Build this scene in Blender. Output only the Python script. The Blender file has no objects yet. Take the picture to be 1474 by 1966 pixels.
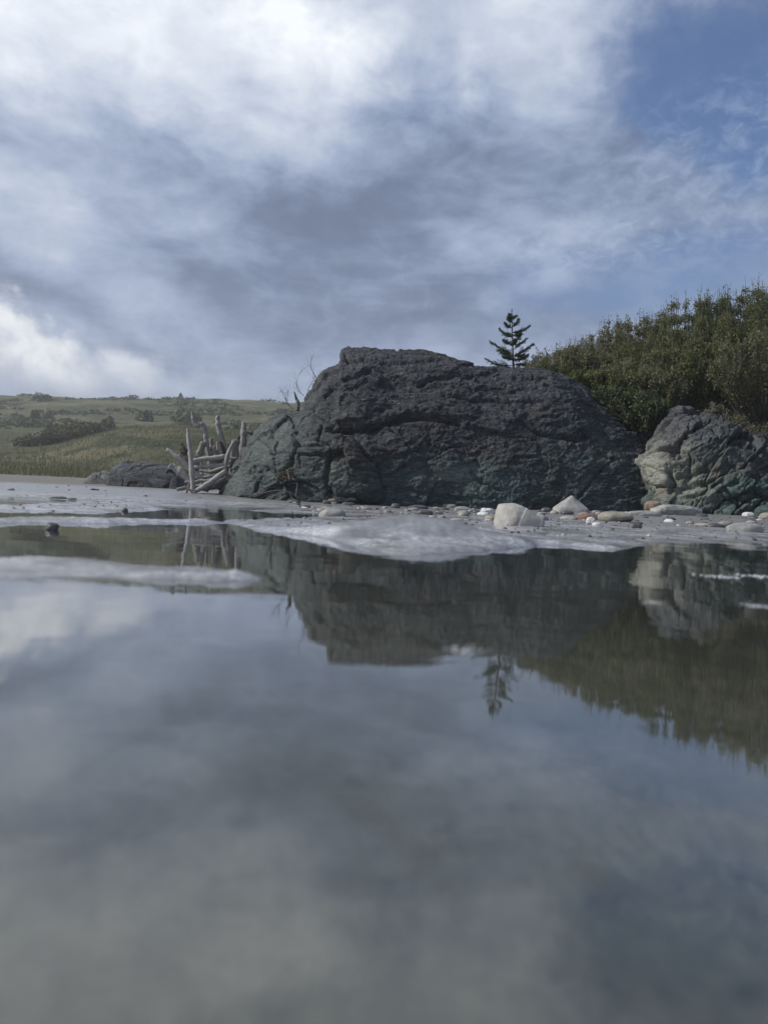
import bpy, math, random
import numpy as np
from mathutils import Matrix, Vector

R = math.radians
random.seed(7)
rng = np.random.default_rng(7)
scene = bpy.context.scene
COL = scene.collection

# ------------------------------------------------------------------ camera
CAM_H, FPX, CX, CY = 0.10, 1450.0, 737.0, 983.0
PITCH, ROLL = -math.atan(18 / 1450.0), math.atan(0.045)
cam_d = bpy.data.cameras.new('camera')
cam = bpy.data.objects.new('camera', cam_d)
COL.objects.link(cam)
scene.camera = cam
CAM_M = Matrix.Translation((0, 0, CAM_H)) @ Matrix.Rotation(R(90) + PITCH, 4, 'X') @ Matrix.Rotation(ROLL, 4, 'Z')
cam.matrix_world = CAM_M
cam_d.sensor_fit = 'VERTICAL'
cam_d.sensor_height = 36.0
cam_d.lens = 36.0 * FPX / 1966.0
cam_d.clip_start = 0.02
cam_d.clip_end = 3000
cam_d.dof.use_dof = True
cam_d.dof.focus_distance = 9.0
cam_d.dof.aperture_fstop = 4.5
RM = np.array(CAM_M.to_3x3())

# ------------------------------------------------------------------ sun
SUN_AZ, SUN_EL = R(-90), R(38)          # azimuth measured from +Y towards +X
SUN_DIR = Vector((math.sin(SUN_AZ) * math.cos(SUN_EL), math.cos(SUN_AZ) * math.cos(SUN_EL), math.sin(SUN_EL)))
sun_d = bpy.data.lights.new('sun', 'SUN')
sun_d.energy = 4.6
sun_d.angle = R(1.5)
sun_d.color = (1.0, 0.96, 0.91)
sun = bpy.data.objects.new('sun', sun_d)
COL.objects.link(sun)
sun.location = SUN_DIR * 50
sun.rotation_euler = SUN_DIR.to_track_quat('Z', 'Y').to_euler()

scene.view_settings.view_transform = 'Standard'
scene.view_settings.look = 'None'
scene.view_settings.gamma = 1.0
scene.view_settings.use_curve_mapping = False
scene.view_settings.exposure = 0.12


# ------------------------------------------------------------------ survey helpers (photo pixel -> world)
def ray(u, v):
    d = RM @ np.array([(u - CX) / FPX, (CY - v) / FPX, -1.0])
    return d


def P(u, v, Y):                          # the point seen at (u, v) that stands Y metres ahead
    d = ray(u, v)
    return np.array([d[0] / d[1] * Y, Y, CAM_H + d[2] / d[1] * Y])


def G(u, v, z=0.0):                      # the point seen at (u, v) that lies at height z
    d = ray(u, v)
    k = (z - CAM_H) / d[2]
    return np.array([d[0] * k, d[1] * k, z])


def proj(p):                             # world points -> photo pixels
    q = (p - np.array([0, 0, CAM_H])) @ RM
    return CX + FPX * q[:, 0] / -q[:, 2], CY - FPX * q[:, 1] / -q[:, 2]


def azel(u, v):
    d = ray(u, v)
    d = d / np.linalg.norm(d)
    return math.atan2(d[0], d[1]), math.asin(d[2])


# ------------------------------------------------------------------ node helpers
class NT:
    def __init__(self, tree):
        self.t = tree
        self.n = tree.nodes
        self.l = tree.links

    def new(self, kind, **kw):
        n = self.n.new(kind)
        for k, v in kw.items():
            setattr(n, k, v)
        return n

    def put(self, sock, val):
        if isinstance(val, bpy.types.NodeSocket):
            self.l.new(val, sock)
        elif val is not None:
            if isinstance(val, (tuple, list)) and len(val) == 3 and sock.type == 'RGBA':
                val = (*val, 1)
            sock.default_value = val

    def m(self, op, a, b=None, c=None, clamp=False):
        n = self.new('ShaderNodeMath', operation=op, use_clamp=clamp)
        for i, v in enumerate((a, b, c)):
            if v is not None:
                self.put(n.inputs[i], v)
        return n.outputs[0]

    def vm(self, op, a, b=None, out=0):
        n = self.new('ShaderNodeVectorMath', operation=op)
        self.put(n.inputs[0], a)
        if b is not None:
            if op == 'SCALE':
                self.put(n.inputs['Scale'], b)
            else:
                self.put(n.inputs[1], b)
        return n.outputs[out]

    def noise(self, vec, scale=1.0, detail=6.0, rough=0.55, dist=0.0, lac=2.0):
        n = self.new('ShaderNodeTexNoise')
        self.put(n.inputs['Vector'], vec)
        n.inputs['Scale'].default_value = scale
        n.inputs['Detail'].default_value = detail
        n.inputs['Roughness'].default_value = rough
        n.inputs['Distortion'].default_value = dist
        n.inputs['Lacunarity'].default_value = lac
        return n.outputs['Fac']

    def voro(self, vec, scale=1.0, feature='F1', out='Distance', rnd=1.0):
        n = self.new('ShaderNodeTexVoronoi', feature=feature)
        self.put(n.inputs['Vector'], vec)
        n.inputs['Scale'].default_value = scale
        n.inputs['Randomness'].default_value = rnd
        return n.outputs[out]

    def ramp(self, x, a, b, lo=0.0, hi=1.0, smooth=True):
        n = self.new('ShaderNodeMapRange', interpolation_type='SMOOTHSTEP' if smooth else 'LINEAR')
        self.put(n.inputs['Value'], x)
        for k, v in (('From Min', a), ('From Max', b), ('To Min', lo), ('To Max', hi)):
            self.put(n.inputs[k], v)
        return n.outputs[0]

    def mix(self, f, a, b, blend='MIX'):
        n = self.new('ShaderNodeMix', data_type='RGBA', blend_type=blend)
        self.put(n.inputs[0], f)
        self.put(n.inputs[6], a)
        self.put(n.inputs[7], b)
        return n.outputs[2]

    def mapping(self, vec, loc=(0, 0, 0), rot=(0, 0, 0), scale=(1, 1, 1)):
        n = self.new('ShaderNodeMapping')
        self.put(n.inputs['Vector'], vec)
        n.inputs['Location'].default_value = loc
        n.inputs['Rotation'].default_value = rot
        n.inputs['Scale'].default_value = scale
        return n.outputs[0]

    def attr(self, name):
        return self.new('ShaderNodeAttribute', attribute_name=name).outputs['Fac']

    def bump(self, h, strength=0.5, dist=0.02, normal=None):
        n = self.new('ShaderNodeBump')
        self.put(n.inputs['Height'], h)
        n.inputs['Strength'].default_value = strength
        n.inputs['Distance'].default_value = dist
        if normal is not None:
            self.put(n.inputs['Normal'], normal)
        return n.outputs[0]


def material(name):
    m = bpy.data.materials.new(name)
    m.use_nodes = True
    t = NT(m.node_tree)
    bsdf = m.node_tree.nodes['Principled BSDF']
    return m, t, bsdf


# ------------------------------------------------------------------ world: blue sky with clouds
def build_world():
    w = bpy.data.worlds.new('World')
    scene.world = w
    w.use_nodes = True
    w.cycles.sampling_method = 'MANUAL'
    w.cycles.sample_map_resolution = 256
    t = NT(w.node_tree)
    bg = w.node_tree.nodes['Background']
    bg.inputs['Strength'].default_value = 0.1
    sky = t.new('ShaderNodeTexSky', sky_type='NISHITA')
    sky.sun_disc = False
    sky.sun_elevation = SUN_EL
    sky.sun_rotation = SUN_AZ
    sky.altitude = 0
    sky.air_density = 1.0
    sky.dust_density = 0.6
    sky.ozone_density = 2.0
    tc = t.new('ShaderNodeTexCoord')
    d = tc.outputs['Generated']
    sx = t.new('ShaderNodeSeparateXYZ')
    t.put(sx.inputs[0], d)
    x, y, z = sx.outputs
    zc = t.m('MAXIMUM', z, 0.0)
    az = t.m('ARCTAN2', x, y)
    el = t.m('ARCSINE', z)
    # plane of the cloud layer
    k = t.m('DIVIDE', 1.0, t.m('ADD', zc, 0.16))
    cp = t.new('ShaderNodeCombineXYZ')
    t.put(cp.inputs[0], t.m('MULTIPLY', x, k))
    t.put(cp.inputs[1], t.m('MULTIPLY', y, k))
    p = cp.outputs[0]
    ca = t.new('ShaderNodeCombineXYZ')
    t.put(ca.inputs[0], az)
    t.put(ca.inputs[1], el)
    ang = ca.outputs[0]

    warp = t.noise(t.mapping(ang, loc=(3.1, 1.7, 0)), 5.0, 5, 0.6)

    def blob(u, v, su, sv, rot=0.0, soft=1.0, ragged=0.5):
        """soft cloud bank of angular half size su x sv around a bearing"""
        a0, e0 = azel(u, v)
        da = t.m('SUBTRACT', az, a0)
        de = t.m('SUBTRACT', el, e0)
        c, s = math.cos(rot), math.sin(rot)
        a = t.m('DIVIDE', t.m('ADD', t.m('MULTIPLY', da, c), t.m('MULTIPLY', de, s)), su / FPX)
        b = t.m('DIVIDE', t.m('SUBTRACT', t.m('MULTIPLY', de, c), t.m('MULTIPLY', da, s)), sv / FPX)
        r2 = t.m('ADD', t.m('MULTIPLY', a, a), t.m('MULTIPLY', b, b))
        if ragged:
            r2 = t.m('ADD', r2, t.m('MULTIPLY', t.m('SUBTRACT', warp, 0.5), ragged * 6))
        return t.ramp(r2, 1.0 + soft * 1.6, max(0.0, 1.0 - soft), 0.0, 1.0)

    # streaky main layer
    ps = t.mapping(p, loc=(4.2, 9.3, 0), rot=(0, 0, R(32)), scale=(0.75, 1.5, 1))
    n1 = t.noise(ps, 0.85, 9, 0.56, 0.55)
    pr = t.mapping(ang, loc=(2, 5, 0), rot=(0, 0, R(24)), scale=(2.6, 7.5, 1))
    streak = t.noise(pr, 2.0, 7, 0.6, 0.5)
    fine = t.noise(t.mapping(ang, rot=(0, 0, R(20)), scale=(1, 1.7, 1)), 15.0, 7, 0.6, 0.4)

    # how near the sun: thin cloud glows
    sd = t.vm('DOT_PRODUCT', d, tuple(SUN_DIR), out=1)
    glow = t.ramp(sd, 0.25, 1.0, 0.0, 1.0)

    # brightness of the layer: 0 dark slate .. 1 white
    b = t.m('MULTIPLY_ADD', glow, 0.22, 0.17)
    b = t.m('ADD', b, t.m('MULTIPLY', t.m('SUBTRACT', n1, 0.5), 0.48))
    b = t.m('ADD', b, t.m('MULTIPLY', t.m('SUBTRACT', streak, 0.5), 0.55))
    b = t.m('ADD', b, t.m('MULTIPLY', t.m('SUBTRACT', fine, 0.5), 0.46))
    for (args, gain) in (
            ((150, 10, 520, 140, -0.12, 0.95, 0.6), 0.58),      # bright bank high on the left
            ((800, 30, 300, 110, -0.1, 0.95, 0.6), 0.28),
            ((1090, 100, 150, 110, 0.0, 0.95, 0.6), 0.18),
            ((90, 440, 260, 60, -0.45, 0.9, 0.6), 0.26),
            ((170, 300, 250, 60, -0.35, 0.9, 0.6), 0.12),
            ((960, 490, 130, 34, -0.3, 0.9, 0.8), 0.17),
            ((1110, 470, 90, 40, 0.1, 0.9, 0.8), 0.16),
            ((700, 430, 420, 110, -0.35, 1.0, 0.6), -0.09),   # slate heart of the cloud
            ((1020, 280, 330, 90, -0.1, 1.0, 0.6), -0.07),
            ((300, 560, 420, 60, -0.1, 1.0, 0.5), -0.08),
            ((420, 300, 330, 50, -0.3, 1.0, 0.6), -0.07),
            ((1120, 600, 150, 60, 0.0, 1.0, 0.5), 0.08),
            ((620, 700, 500, 70, 0.0, 1.0, 0.4), 0.05)):
        b = t.m('ADD', b, t.m('MULTIPLY', blob(*args), gain))
    b = t.m('MULTIPLY', t.m('ADD', b, t.m('SQRT', t.m('ADD', t.m('MULTIPLY', b, b), 0.012))), 0.5)
    cr = t.new('ShaderNodeValToRGB')
    t.put(cr.inputs[0], b)
    e = cr.color_ramp.elements
    e[0].position, e[0].color = 0.0, (0.105, 0.145, 0.235, 1)
    e[1].position, e[1].color = 1.0, (0.90, 0.94, 0.99, 1)
    for pos, c in ((0.16, (0.215, 0.275, 0.41)), (0.34, (0.34, 0.41, 0.56)), (0.6, (0.56, 0.62, 0.73))):
        q = e.new(pos)
        q.color = (*c, 1)
    cloud = t.vm('SCALE', cr.outputs[0], 10.0)

    # coverage: open blue to the right, the rest closed
    cov = t.m('ADD', t.m('MULTIPLY', t.m('SUBTRACT', n1, 0.5), 0.9), 0.97)
    for (args, gain) in (
            ((1410, 120, 200, 120, -0.4, 1.0, 0.9), -0.80),
            ((1340, 520, 300, 60, 0.06, 1.0, 0.4), -0.45),
            ((1420, 330, 210, 110, 0.1, 1.0, 0.4), -0.12),
            ((800, 190, 90, 50, -0.3, 1.0, 0.6), -0.25),
            ((1120, 400, 260, 70, 0.1, 1.0, 0.5), -0.12)):
        cov = t.m('ADD', cov, t.m('MULTIPLY', blob(*args), gain))
    cov = t.m('ADD', cov, t.m('MULTIPLY', t.m('SUBTRACT', fine, 0.5), 0.45))
    cov = t.ramp(cov, 0.05, 0.95)
    blue = t.mix(1.0, sky.outputs[0], (0.72, 0.85, 1.05), 'MULTIPLY')
    c = t.mix(cov, blue, cloud)

    # mackerel cloud on the right
    cell = t.noise(t.mapping(ang, rot=(0, 0, R(18)), scale=(1, 1.5, 1)), 40.0, 6, 0.6, 0.5)
    mack = t.m('MULTIPLY', blob(1400, 330, 200, 110, 0.25, 1.0, 0.35), t.ramp(cell, 0.38, 0.74))
    mack2 = t.m('MULTIPLY', blob(1150, 460, 170, 50, 0.1, 1.0, 0.5), t.ramp(cell, 0.42, 0.68))
    c = t.mix(t.m('MULTIPLY', t.m('MAXIMUM', mack, mack2), 0.32), c, (4.6, 5.5, 7.1))

    # cumulus low over the hill
    puff = t.noise(t.mapping(ang, loc=(1.3, 0.4, 0)), 13.0, 7, 0.56, 0.25)
    a0, e0 = azel(60, 722)
    da = t.m('SUBTRACT', az, a0)
    top = t.m('SUBTRACT', 0.092, t.m('MULTIPLY', t.m('MAXIMUM', da, -0.35), 0.30))
    top = t.m('ADD', top, t.m('MULTIPLY', t.m('SUBTRACT', puff, 0.5), 0.12))
    hgt = t.m('SUBTRACT', el, e0 - 0.012)
    cum = t.ramp(t.m('SUBTRACT', top, hgt), -0.006, 0.026)
    cum = t.m('MULTIPLY', cum, t.ramp(hgt, -0.03, 0.035))
    cum = t.m('MULTIPLY', cum, t.ramp(da, 0.25, 0.02))
    cum = t.m('MULTIPLY', cum, t.ramp(da, -1.0, -0.5))
    shade = t.ramp(t.m('ADD', t.m('MULTIPLY', puff, 1.5), t.m('MULTIPLY', hgt, 2.5)), 0.55, 1.05)
    ccol = t.mix(shade, (4.3, 4.8, 5.8), (8.4, 8.7, 9.0))
    c = t.mix(t.m('MULTIPLY', cum, 0.97), c, ccol)

    # pale horizon
    hz = t.ramp(el, 0.13, 0.0, 0.0, 0.55)
    c = t.mix(hz, c, (3.9, 4.4, 5.6))
    t.put(bg.inputs['Color'], c)


build_world()


# ------------------------------------------------------------------ numpy noise
_perm = np.random.default_rng(11).permutation(256).astype(np.int64)
_perm = np.concatenate([_perm, _perm, _perm])
_grad = np.random.default_rng(12).normal(size=(256, 3))
_grad /= np.linalg.norm(_grad, axis=1)[:, None]


def perlin(p):
    p = np.asarray(p, float)
    i = np.floor(p).astype(np.int64)
    f = p - i
    i &= 255
    w = f * f * f * (f * (f * 6 - 15) + 10)
    out = 0
    for dx in (0, 1):
        for dy in (0, 1):
            for dz in (0, 1):
                h = _perm[_perm[_perm[(i[:, 0] + dx) & 255] + ((i[:, 1] + dy) & 255)] + ((i[:, 2] + dz) & 255)]
                g = _grad[h]
                dt = g[:, 0] * (f[:, 0] - dx) + g[:, 1] * (f[:, 1] - dy) + g[:, 2] * (f[:, 2] - dz)
                wt = (w[:, 0] if dx else 1 - w[:, 0]) * (w[:, 1] if dy else 1 - w[:, 1]) * (w[:, 2] if dz else 1 - w[:, 2])
                out = out + dt * wt
    return out * 1.6


def fbm(p, octv=5, gain=0.5, lac=2.03):
    p = np.asarray(p, float)
    a, s, n = 1.0, 0, 0
    for k in range(octv):
        s = s + a * perlin(p + 17.3 * k)
        n += a
        a *= gain
        p = p * lac
    return s / n


def ridged(p, octv=4, gain=0.55, lac=2.1):
    p = np.asarray(p, float)
    a, s, n = 1.0, 0, 0
    for k in range(octv):
        s = s + a * (1 - np.abs(perlin(p + 9.1 * k)) * 2)
        n += a
        a *= gain
        p = p * lac
    return s / n


def voronoi(p, seed=0, n_ret=2):
    """F1, F2 distances and a random value of the nearest cell"""
    i = np.floor(p).astype(np.int64)
    f1 = np.full(len(p), 9.0)
    f2 = np.full(len(p), 9.0)
    cid = np.zeros(len(p))
    for dx in (-1, 0, 1):
        for dy in (-1, 0, 1):
            for dz in (-1, 0, 1):
                c = i + np.array([dx, dy, dz])
                h = _perm[_perm[_perm[(c[:, 0] + seed) & 255] + (c[:, 1] & 255)] + (c[:, 2] & 255)]
                j = _grad[h] * 0.42 + 0.5
                d = np.linalg.norm(c + j - p, axis=1)
                near = d < f1
                f2 = np.where(near, f1, np.minimum(f2, d))
                cid = np.where(near, h / 255.0, cid)
                f1 = np.where(near, d, f1)
    return f1, f2, cid


def facets(p, seed=0):
    """fracture facets: every Voronoi cell is a plane of its own tilt"""
    i = np.floor(p).astype(np.int64)
    f1 = np.full(len(p), 9.0)
    f2 = np.full(len(p), 9.0)
    val = np.zeros(len(p))
    for dx in (-1, 0, 1):
        for dy in (-1, 0, 1):
            for dz in (-1, 0, 1):
                c = i + np.array([dx, dy, dz])
                h = _perm[_perm[_perm[(c[:, 0] + seed) & 255] + (c[:, 1] & 255)] + (c[:, 2] & 255)]
                off = p - (c + _grad[h] * 0.42 + 0.5)
                d = np.linalg.norm(off, axis=1)
                tilt = (off * _grad[(h + 91) & 255]).sum(1) + (h / 255.0 - 0.5) * 0.7
                near = d < f1
                f2 = np.where(near, f1, np.minimum(f2, d))
                val = np.where(near, tilt, val)
                f1 = np.where(near, d, f1)
    return val, f2 - f1


def S(x, a=0.0, b=1.0):
    t = np.clip((x - a) / (b - a), 0, 1)
    return t * t * (3 - 2 * t)


def dist_poly(U, V, pts):
    d = np.full(len(U), 1e9)
    for (x0, y0), (x1, y1) in zip(pts[:-1], pts[1:]):
        ex, ey = x1 - x0, y1 - y0
        L = ex * ex + ey * ey + 1e-9
        tt = np.clip(((U - x0) * ex + (V - y0) * ey) / L, 0, 1)
        d = np.minimum(d, np.hypot(U - x0 - tt * ex, V - y0 - tt * ey))
    return d


def in_poly(U, V, pts):
    c = np.zeros(len(U), bool)
    n = len(pts)
    for i in range(n):
        x0, y0 = pts[i]
        x1, y1 = pts[(i + 1) % n]
        k = (y0 > V) != (y1 > V)
        c ^= k & (U < (x1 - x0) * (V - y0) / (y1 - y0 + 1e-12) + x0)
    return c


# ------------------------------------------------------------------ mesh helpers
def mesh_np(name, verts, faces, mat=None, parent=None, smooth=True, origin=None, uv=None, attrs=None):
    verts = np.asarray(verts, np.float32)
    faces = np.asarray(faces, np.int32)
    k = faces.shape[1]
    me = bpy.data.meshes.new(name)
    if origin is None and parent is None:
        origin = ((verts[:, 0].min() + verts[:, 0].max()) / 2, (verts[:, 1].min() + verts[:, 1].max()) / 2, verts[:, 2].min())
    if origin is not None:
        verts = verts - np.asarray(origin, np.float32)
    me.vertices.add(len(verts))
    me.vertices.foreach_set('co', verts.ravel())
    me.loops.add(faces.size)
    me.loops.foreach_set('vertex_index', faces.ravel())
    me.polygons.add(len(faces))
    me.polygons.foreach_set('loop_start', np.arange(0, faces.size, k, dtype=np.int32))
    me.polygons.foreach_set('loop_total', np.full(len(faces), k, np.int32))
    if smooth:
        me.polygons.foreach_set('use_smooth', np.ones(len(faces), bool))
    if uv is not None:
        me.uv_layers.new(name='UVMap').data.foreach_set('uv', np.asarray(uv, np.float32)[faces.ravel()].ravel())
    for nm, val in (attrs or {}).items():
        me.attributes.new(nm, 'FLOAT', 'POINT').data.foreach_set('value', np.asarray(val, np.float32))
    me.update(calc_edges=True)
    me.validate()
    o = bpy.data.objects.new(name, me)
    COL.objects.link(o)
    if mat:
        me.materials.append(mat)
    if parent is not None:
        o.parent = parent
    elif origin is not None:
        o.location = [float(q) for q in origin]
    return o


def tag(o, label=None, cat=None, group=None, kind=None):
    if label:
        o['label'] = label
    if cat:
        o['category'] = cat
    if group:
        o['group'] = group
    if kind:
        o['kind'] = kind
    return o


def root(name, loc):
    o = bpy.data.objects.new(name, None)
    COL.objects.link(o)
    o.location = [float(q) for q in loc]
    o.empty_display_size = 0.1
    return o


def grid_faces(nu, nv, wrap=False):
    a = np.arange(nu * nv).reshape(nu, nv)
    if wrap:
        a = np.vstack([a, a[:1]])
    return np.stack([a[:-1, :-1], a[1:, :-1], a[1:, 1:], a[:-1, 1:]], -1).reshape(-1, 4)


def grid_normals(g):
    du = np.gradient(g, axis=0)
    dv = np.gradient(g, axis=1)
    n = np.cross(du, dv)
    return n / (np.linalg.norm(n, axis=2, keepdims=True) + 1e-9)


def tube_np(pts, radii, sides=7, jitter=0.0, seed=0, flat=1.0):
    """tapered tube along a polyline: verts, quads (+caps collapsed), uv"""
    pts = np.asarray(pts, float)
    radii = np.asarray(radii, float)
    n = len(pts)
    tg = np.gradient(pts, axis=0)
    tg /= np.linalg.norm(tg, axis=1)[:, None] + 1e-9
    ref = np.array([0.0, 1.0, 0.0]) if abs(tg[0][1]) < 0.8 else np.array([1.0, 0, 0])
    r_ = np.random.default_rng(seed)
    lobes = 1 + jitter * r_.normal(size=sides)
    V, UV = [], []
    ln = np.concatenate([[0], np.cumsum(np.linalg.norm(np.diff(pts, axis=0), axis=1))])
    th = np.linspace(0, 2 * math.pi, sides, endpoint=False)
    for i in range(n):
        a = np.cross(tg[i], ref)
        a /= np.linalg.norm(a) + 1e-9
        b = np.cross(tg[i], a)
        rr = radii[i] * lobes * (1 + 0.5 * jitter * r_.normal(size=sides))
        for j in range(sides):
            V.append(pts[i] + rr[j] * (math.cos(th[j]) * a + flat * math.sin(th[j]) * b))
            UV.append((abs(2 * j / sides - 1), ln[i]))
    F = []
    for i in range(n - 1):
        for j in range(sides):
            k = (j + 1) % sides
            F.append((i * sides + j, i * sides + k, (i + 1) * sides + k, (i + 1) * sides + j))
    for e, i in ((0, 0), (1, n - 1)):
        c = len(V)
        V.append(pts[i] + (tg[i] if e else -tg[i]) * radii[i] * 0.25)
        UV.append((0.5, ln[i]))
        for j in range(sides):
            k = (j + 1) % sides
            if e:
                F.append((i * sides + j, i * sides + k, c, c))
            else:
                F.append((i * sides + k, i * sides + j, c, c))
    return np.array(V), F, np.array(UV)


def smooth_path(ctrl, rad, step):
    """resample a control polyline by Catmull-Rom"""
    c = np.asarray(ctrl, float)
    r = np.asarray(rad, float)
    if len(c) == 2:
        k = np.linspace(0, 1, step)[:, None]
        return c[0] * (1 - k) + c[1] * k, r[0] * (1 - k[:, 0]) + r[1] * k[:, 0]
    p = np.vstack([2 * c[0] - c[1], c, 2 * c[-1] - c[-2]])
    out, ro = [], []
    for i in range(len(c) - 1):
        p0, p1, p2, p3 = p[i:i + 4]
        for q in np.linspace(0, 1, step, endpoint=(i == len(c) - 2)):
            out.append(0.5 * ((2 * p1) + (-p0 + p2) * q + (2 * p0 - 5 * p1 + 4 * p2 - p3) * q * q + (-p0 + 3 * p1 - 3 * p2 + p3) * q ** 3))
            ro.append(r[i] * (1 - q) + r[i + 1] * q)
    return np.array(out), np.array(ro)


class Soup:
    """collects pieces of one part"""
    def __init__(self):
        self.v, self.f, self.uv, self.n = [], [], [], 0

    def add(self, v, f, uv=None):
        v = np.asarray(v, float)
        self.v.append(v)
        self.f.append(np.asarray(f, np.int64) + self.n)
        self.uv.append(np.zeros((len(v), 2)) if uv is None else uv)
        self.n += len(v)

    def build(self, name, mat, parent=None, smooth=True, origin=None):
        return mesh_np(name, np.vstack(self.v), tri_fix(np.vstack(self.f)), mat, parent, smooth, origin, np.vstack(self.uv))


def tri_fix(f):
    """quads with a doubled corner -> triangle list"""
    f = np.asarray(f)
    if f.shape[1] == 3:
        return f
    deg = f[:, 2] == f[:, 3]
    if not deg.any():
        return f
    q = f[~deg]
    return np.vstack([q[:, [0, 1, 2]], q[:, [0, 2, 3]], f[deg][:, :3]])


# ------------------------------------------------------------------ materials
def mat_sand():
    m, t, b = material('sand')
    geo = t.new('ShaderNodeNewGeometry')
    pos = geo.outputs['Position']
    sep = t.new('ShaderNodeSeparateXYZ')
    t.put(sep.inputs[0], pos)
    n = t.noise(pos, 2.2, 6, 0.6)
    wetn = t.m('ADD', sep.outputs[2], t.m('MULTIPLY', t.m('SUBTRACT', n, 0.5), 0.09))
    dry = t.ramp(wetn, 0.12, 0.22)
    grain = t.noise(pos, 170, 3, 0.7)
    spots = t.noise(pos, 9, 5, 0.65)
    wet = t.mix(t.ramp(spots, 0.3, 0.7), (0.15, 0.149, 0.147), (0.24, 0.238, 0.236))
    dr = t.mix(t.ramp(spots, 0.3, 0.7), (0.11, 0.103, 0.092), (0.185, 0.175, 0.158))
    fo = t.m('MULTIPLY', t.ramp(t.noise(pos, 4.5, 7, 0.68), 0.40, 0.58), t.m('MULTIPLY', t.ramp(sep.outputs[2], -0.002, 0.006), t.ramp(sep.outputs[2], 0.040, 0.016)))
    wet = t.mix(t.m('MULTIPLY', fo, 0.75), wet, t.mix(t.ramp(t.noise(pos, 70, 4, 0.7), 0.4, 0.62), (0.27, 0.272, 0.28), (0.56, 0.57, 0.585)))
    col = t.mix(dry, wet, dr)
    col = t.mix(t.ramp(grain, 0.35, 0.75, 0, 0.5), col, t.vm('SCALE', col, 0.55))
    dark = t.noise(t.mapping(pos, scale=(1, 0.6, 1)), 42, 4, 0.6)
    col = t.mix(t.ramp(dark, 0.60, 0.72, 0, 0.65), col, (0.03, 0.028, 0.025))
    t.put(b.inputs['Base Color'], col)
    t.put(b.inputs['Roughness'], t.ramp(t.m('ADD', dry, t.m('MULTIPLY', t.m('SUBTRACT', spots, 0.5), 0.5)), 0.0, 1.0, t.ramp(wetn, -0.01, 0.04, 0.12, 0.3), 0.92))
    t.put(b.inputs['Specular IOR Level'], t.ramp(dry, 0, 1, 0.62, 0.25))
    h = t.m('ADD', t.m('MULTIPLY', grain, 0.35), t.noise(pos, 38, 4, 0.6))
    t.put(b.inputs['Normal'], t.bump(h, 0.55, 0.006))
    return m


def mat_water():
    m = bpy.data.materials.new('water')
    m.use_nodes = True
    nt = m.node_tree
    nt.nodes.remove(nt.nodes['Principled BSDF'])
    t = NT(nt)
    out = nt.nodes['Material Output']
    geo = t.new('ShaderNodeNewGeometry')
    pos = geo.outputs['Position']
    r1 = t.noise(t.mapping(pos, scale=(1.0, 1.0, 1)), 2.6, 2, 0.5)
    r2 = t.noise(t.mapping(pos, rot=(0, 0, 0.3), scale=(1.0, 1.6, 1)), 11.0, 3, 0.5)
    h = t.m('ADD', t.m('MULTIPLY', r1, 1.0), t.m('MULTIPLY', r2, 0.16))
    nrm = t.bump(h, 1.0, 0.0016)
    cosv = t.m('ABSOLUTE', t.vm('DOT_PRODUCT', geo.outputs['Incoming'], nrm, out=1))
    fres = t.m('MULTIPLY_ADD', t.m('POWER', t.m('SUBTRACT', 1.0, cosv, clamp=True), 3.8), 0.91, 0.09)
    tr = t.new('ShaderNodeBsdfTransparent')
    tr.inputs['Color'].default_value = (0.57, 0.58, 0.50, 1)
    gl = t.new('ShaderNodeBsdfGlossy')
    gl.inputs['Roughness'].default_value = 0.02
    gl.inputs['Color'].default_value = (0.97, 0.98, 1, 1)
    t.put(gl.inputs['Normal'], nrm)
    mx = t.new('ShaderNodeMixShader')
    t.put(mx.inputs[0], fres)
    t.put(mx.inputs[1], tr.outputs[0])
    t.put(mx.inputs[2], gl.outputs[0])
    t.put(out.inputs['Surface'], mx.outputs[0])
    return m


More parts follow.
